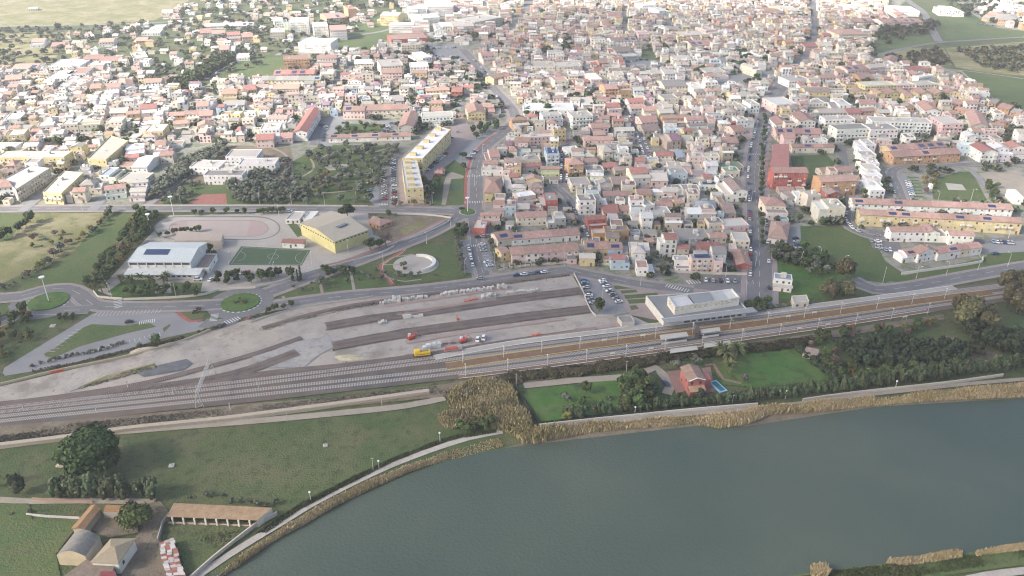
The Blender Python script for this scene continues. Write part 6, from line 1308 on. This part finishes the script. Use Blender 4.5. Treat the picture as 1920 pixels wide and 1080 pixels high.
def cars(s,n,where,across=True,keep=.85,off=0,fl=True):
    L=[G(x,y) for x,y in pts(s)]; 
    seg=[(L[i+1]-L[i]).length for i in range(len(L)-1)]; tot=sum(seg); made=[]
    if n<0: n=max(1,int(tot/-n))
    for i in range(n):
        if rnd.random()>keep: continue
        d=(i+.5)/n*tot; k=0
        while k<len(seg)-1 and d>seg[k]: d-=seg[k]; k+=1
        t=(L[k+1]-L[k]).normalized(); p=L[k]+t*d+Vector((-t.y,t.x,0))*off; a=math.atan2(t.y,t.x)+(math.pi/2 if across else 0)+rnd.uniform(-.04,.04)+(math.pi if rnd.random()<.5 else 0); made.append((p,a,rnd.choice(CW)))
    for i,(p,a,c) in enumerate(made): CARS.append((p,a,c,'%s car, %s of %d %s'%(c,ordn(i),len(made),where)))
cars("1424 545 1424 480 1420 400 1415 330 1420 275 1434 222 1452 182",-7,'on the left side of the long right avenue',False,.55,-5.2)
cars("1424 545 1424 480 1420 400 1415 330 1420 275 1434 222 1452 182",-7,'on the right side of the long right avenue',False,.6,5.2)
cars("1215 300 1200 255 1184 215 1172 186",-6.2,'on the left side of the narrow dark side street',False,.9,2.4); cars("1215 300 1200 255 1184 215 1172 186",-6.2,'on the right side of the narrow dark side street',False,.8,-2.4)
cars("1057 345 1058 310 1059 268",-6,'on the left side of the short vertical street',False,.85,2.2); cars("1057 345 1058 310 1059 268",-6,'on the right side of the short vertical street',False,.85,-2.2); cars("1110 446 1092 410 1062 368",-6,'along the slanting street above the amber building',False,.7,2.5)
cars("717 318 722 378",13,'in the olive park car park, left column'); cars("737 296 740 380",20,'in the olive park car park, right column',True,.9); cars("700 300 716 296",3,'at the top of the olive park car park',False); cars("690 345 696 344",1,'inside the lower bay beside the olive park',False,1); cars("687 360 700 358",1,'at the bottom bay beside the olive park',False,1)
cars("797 324 838 288",14,'in the lower diagonal row beside the yellow block',True,.95); cars("815 290 860 248",14,'in the upper diagonal row beside the yellow block',True,.8); cars("876 300 895 282",6,'in the row below the avenue bend',True,.8)
cars("606 268 614 222",9,'in the far left courtyard car park',True,.7); cars("640 262 645 230",6,'beside the courtyard with trees',True,.6); cars("721 250 735 232",8,'in the courtyard right of the palm',True,.7)
cars("1595 392 1590 415 1604 430 1618 437",9,'along the curved lane left of the yellow terrace',False,.9,-2); cars("1644 440 1648 470",5,'in the left column above the white terrace',True,.9); cars("1662 434 1670 455",4,'in the right column above the white terrace'); cars("1632 452 1634 456",1,'at the meadow corner of the small car park',False,1); cars("1656 470 1672 471",2,'at the foot of the small meadow car park',True,1)
cars("1858 455 1900 458",6,'in the row right of the white terrace',True,.9); cars("1860 478 1870 478",1,'on the verge right of the white terrace',False,1); cars("1700 336 1712 374",9,'beside the striped planting beds',True,.8); cars("1666 330 1690 372",7,'along the lane beside the white stepped row',False,.7,-3); cars("1700 310 1800 305",10,'along the lane below the peach terraces',False,.7,3); cars("1830 300 1900 296",6,'in front of the blue and white houses',False,.7)
cars("1102 551 1112 572",6,'in the left bay of the station car park',True,.95); cars("1141 546 1162 570",7,'in the right bay of the station car park',True,.95); cars("1094 527 1100 543",4,'near the gate of the station car park',True,.8); cars("1128 527 1138 541",4,'in the upper bay by the station lawns',True,.9)
cars("962 519 1026 512",5,'along the lower road beside the rail yard',False,1); cars("898 524 902 524",1,'alone on the lower road above the yard corner',False,1); cars("873 462 882 502",7,'left of the short connecting street',False,.8,1.5); cars("903 458 908 475",3,'right of the short connecting street',True,1); cars("912 492 920 502",3,'right of the connecting street, lower bay',True,1)
cars("1316 527 1384 530",5,'in the bay below the red gable house',True,1); cars("1490 446 1498 472",4,'in the small yard left of the green meadow',True,1); cars("1175 118 1205 112 1240 122",22,'in the crowded square behind the old houses',True,.85); cars("1178 126 1238 128",16,'in the front row of the crowded square',True,.85)
cars("806 92 856 90",14,'in the far plaza by the avenue',True,.7); cars("812 106 866 108",14,'in the lower row of the far plaza',True,.6); cars("880 110 905 138 928 166",-8,'on the far stretch of the central avenue',False,.6,4); cars("930 170 958 205",-7,'along the middle stretch of the central avenue',False,.5,-4); cars("404 142 470 106",15,'along the field road at upper left',False,.8,3)
cars("1828 44 1868 50",9,'in the far right car park',True,.8); cars("1818 176 1848 190",9,'beside the long right meadow',True,.9); cars("1845 218 1895 240",10,'between the tan villa rows',True,.8); cars("1768 147 1785 152",2,'at the meadow corner lane',False,1)
cars("1062 300 1052 330",1,'inside the walled yard near the short street',True,1); cars("975 334 990 344",4,'in the walled lot by the terraces',True,.9); cars("965 365 975 370",2,'beside the walled lot',True,1)
car(G(243,606),R(20),'black car parked alone in the empty left car park','black',z=CARZ); car(G(1248,722),R(-65),'dark blue car on the gravel drive beside the red villa','dark blue',z=CARZ)
car(G(896,640),R(85),'left one of two white vans standing in the rail yard','white',True,CARZ); car(G(907,637),R(85),'right one of two white vans standing in the rail yard','white',True,CARZ); car(G(372,527),R(2),'white van parked in front of the white sports hall','white',True,CARZ)
cars("431 515 470 513",5,'under the trees below the football pitch',True,.9); car(G(396,527),R(80),'small white car right of the white sports hall van','white',z=CARZ); car(G(866,393),R(10),'dark car entering the small upper roundabout','black',z=CARZ); cars("891 447 920 444",3,'along the street of the terracotta houses',False,1)
cars("540 398 545 398",1,'beside the low beige roofed sports building',False,1); cars("600 270 603 230",3,'at the left edge of the courtyard car park',True,.8)
CARS.sort(key=lambda t:t[0].length)
for p,a,c,lab in CARS[:285]: car(p,a,lab,c,z=CARZ)
mb=MB()
for p,a,c,lab in CARS[285:]:
    mb.box((p.x,p.y,CARZ+.3),(4.1,1.7,.65),a,CC[c]); mb.box((p.x-.3*math.cos(a),p.y-.3*math.sin(a),CARZ+.95),(2.2,1.4,.45),a,(.04,.045,.05)); mb.box((p.x-.3*math.cos(a),p.y-.3*math.sin(a),CARZ+1.4),(1.7,1.2,.06),a,CC[c])
if len(CARS)>285: tag(mb.build('distant_cars',M['paint']),'mass of tiny parked cars in the far streets and squares',kind='stuff')
print('CARS',NC,len(CARS))
flush_labels()
# ================================================================ CLOUDS AND HAZE
cm=bpy.data.materials.new('shade_cloud'); cm.use_nodes=True; n=cm.node_tree.nodes; l=cm.node_tree.links; n.clear()
out=n.new("ShaderNodeOutputMaterial"); tr=n.new("ShaderNodeBsdfTransparent"); tl=n.new("ShaderNodeBsdfTranslucent"); df=n.new("ShaderNodeBsdfDiffuse"); tl.inputs[0].default_value=(.9,.9,.9,1); df.inputs[0].default_value=(.85,.85,.85,1)
m1=n.new("ShaderNodeMixShader"); m1.inputs[0].default_value=.5; l.new(tl.outputs[0],m1.inputs[1]); l.new(df.outputs[0],m1.inputs[2]); m2=n.new("ShaderNodeMixShader"); m2.inputs[0].default_value=.48; l.new(tr.outputs[0],m2.inputs[1]); l.new(m1.outputs[0],m2.inputs[2]); l.new(m2.outputs[0],out.inputs[0])
def shade_cloud(gx,gy,rx,ry,rz,seed):
    """a cloud out of view, placed so that its shadow falls round (gx, gy) on the ground"""
    import bmesh
    H=900; c=Vector((gx,gy,0))+sdir*(H/sdir.z); bm=bmesh.new(); bmesh.ops.create_icosphere(bm,subdivisions=4,radius=1)
    from mathutils import noise
    for v in bm.verts:
        k=1+.28*noise.noise(v.co*2.1+Vector((seed,0,0)))+.14*noise.noise(v.co*5+Vector((0,seed,0))); v.co=Vector((v.co.x*k*rx,v.co.y*k*ry,v.co.z*k*60*(1 if v.co.z>0 else .4)))
    me=bpy.data.meshes.new('shade_cloud'); bm.to_mesh(me); bm.free(); me.materials.append(cm); o=link(me,'shade_cloud',None,c,rz); tag(o,kind='structure')
shade_cloud(120,235,800,185,0,1); shade_cloud(520,330,380,150,.1,2); shade_cloud(30,580,270,170,.1,3); shade_cloud(20,400,330,110,0,4); shade_cloud(260,1100,420,270,.15,5); shade_cloud(470,720,300,150,.1,6)  # unseen clouds shaping the sunlight; last two added to dim far centre and right
hz=bpy.data.materials.new('haze'); hz.use_nodes=True; n=hz.node_tree.nodes; l=hz.node_tree.links; n.clear(); out=n.new("ShaderNodeOutputMaterial"); pv=n.new("ShaderNodeVolumePrincipled")
pv.inputs['Color'].default_value=(.93,.95,1,1); pv.inputs['Density'].default_value=.00016; pv.inputs['Anisotropy'].default_value=.1; l.new(pv.outputs[0],out.inputs['Volume'])
mb=MB(); mb.prism([(-4100,-1300),(4100,-1300),(4100,6100),(-4100,6100)],-1,228,bottom=True); o=mb.build('haze',hz); o['kind']='stuff'
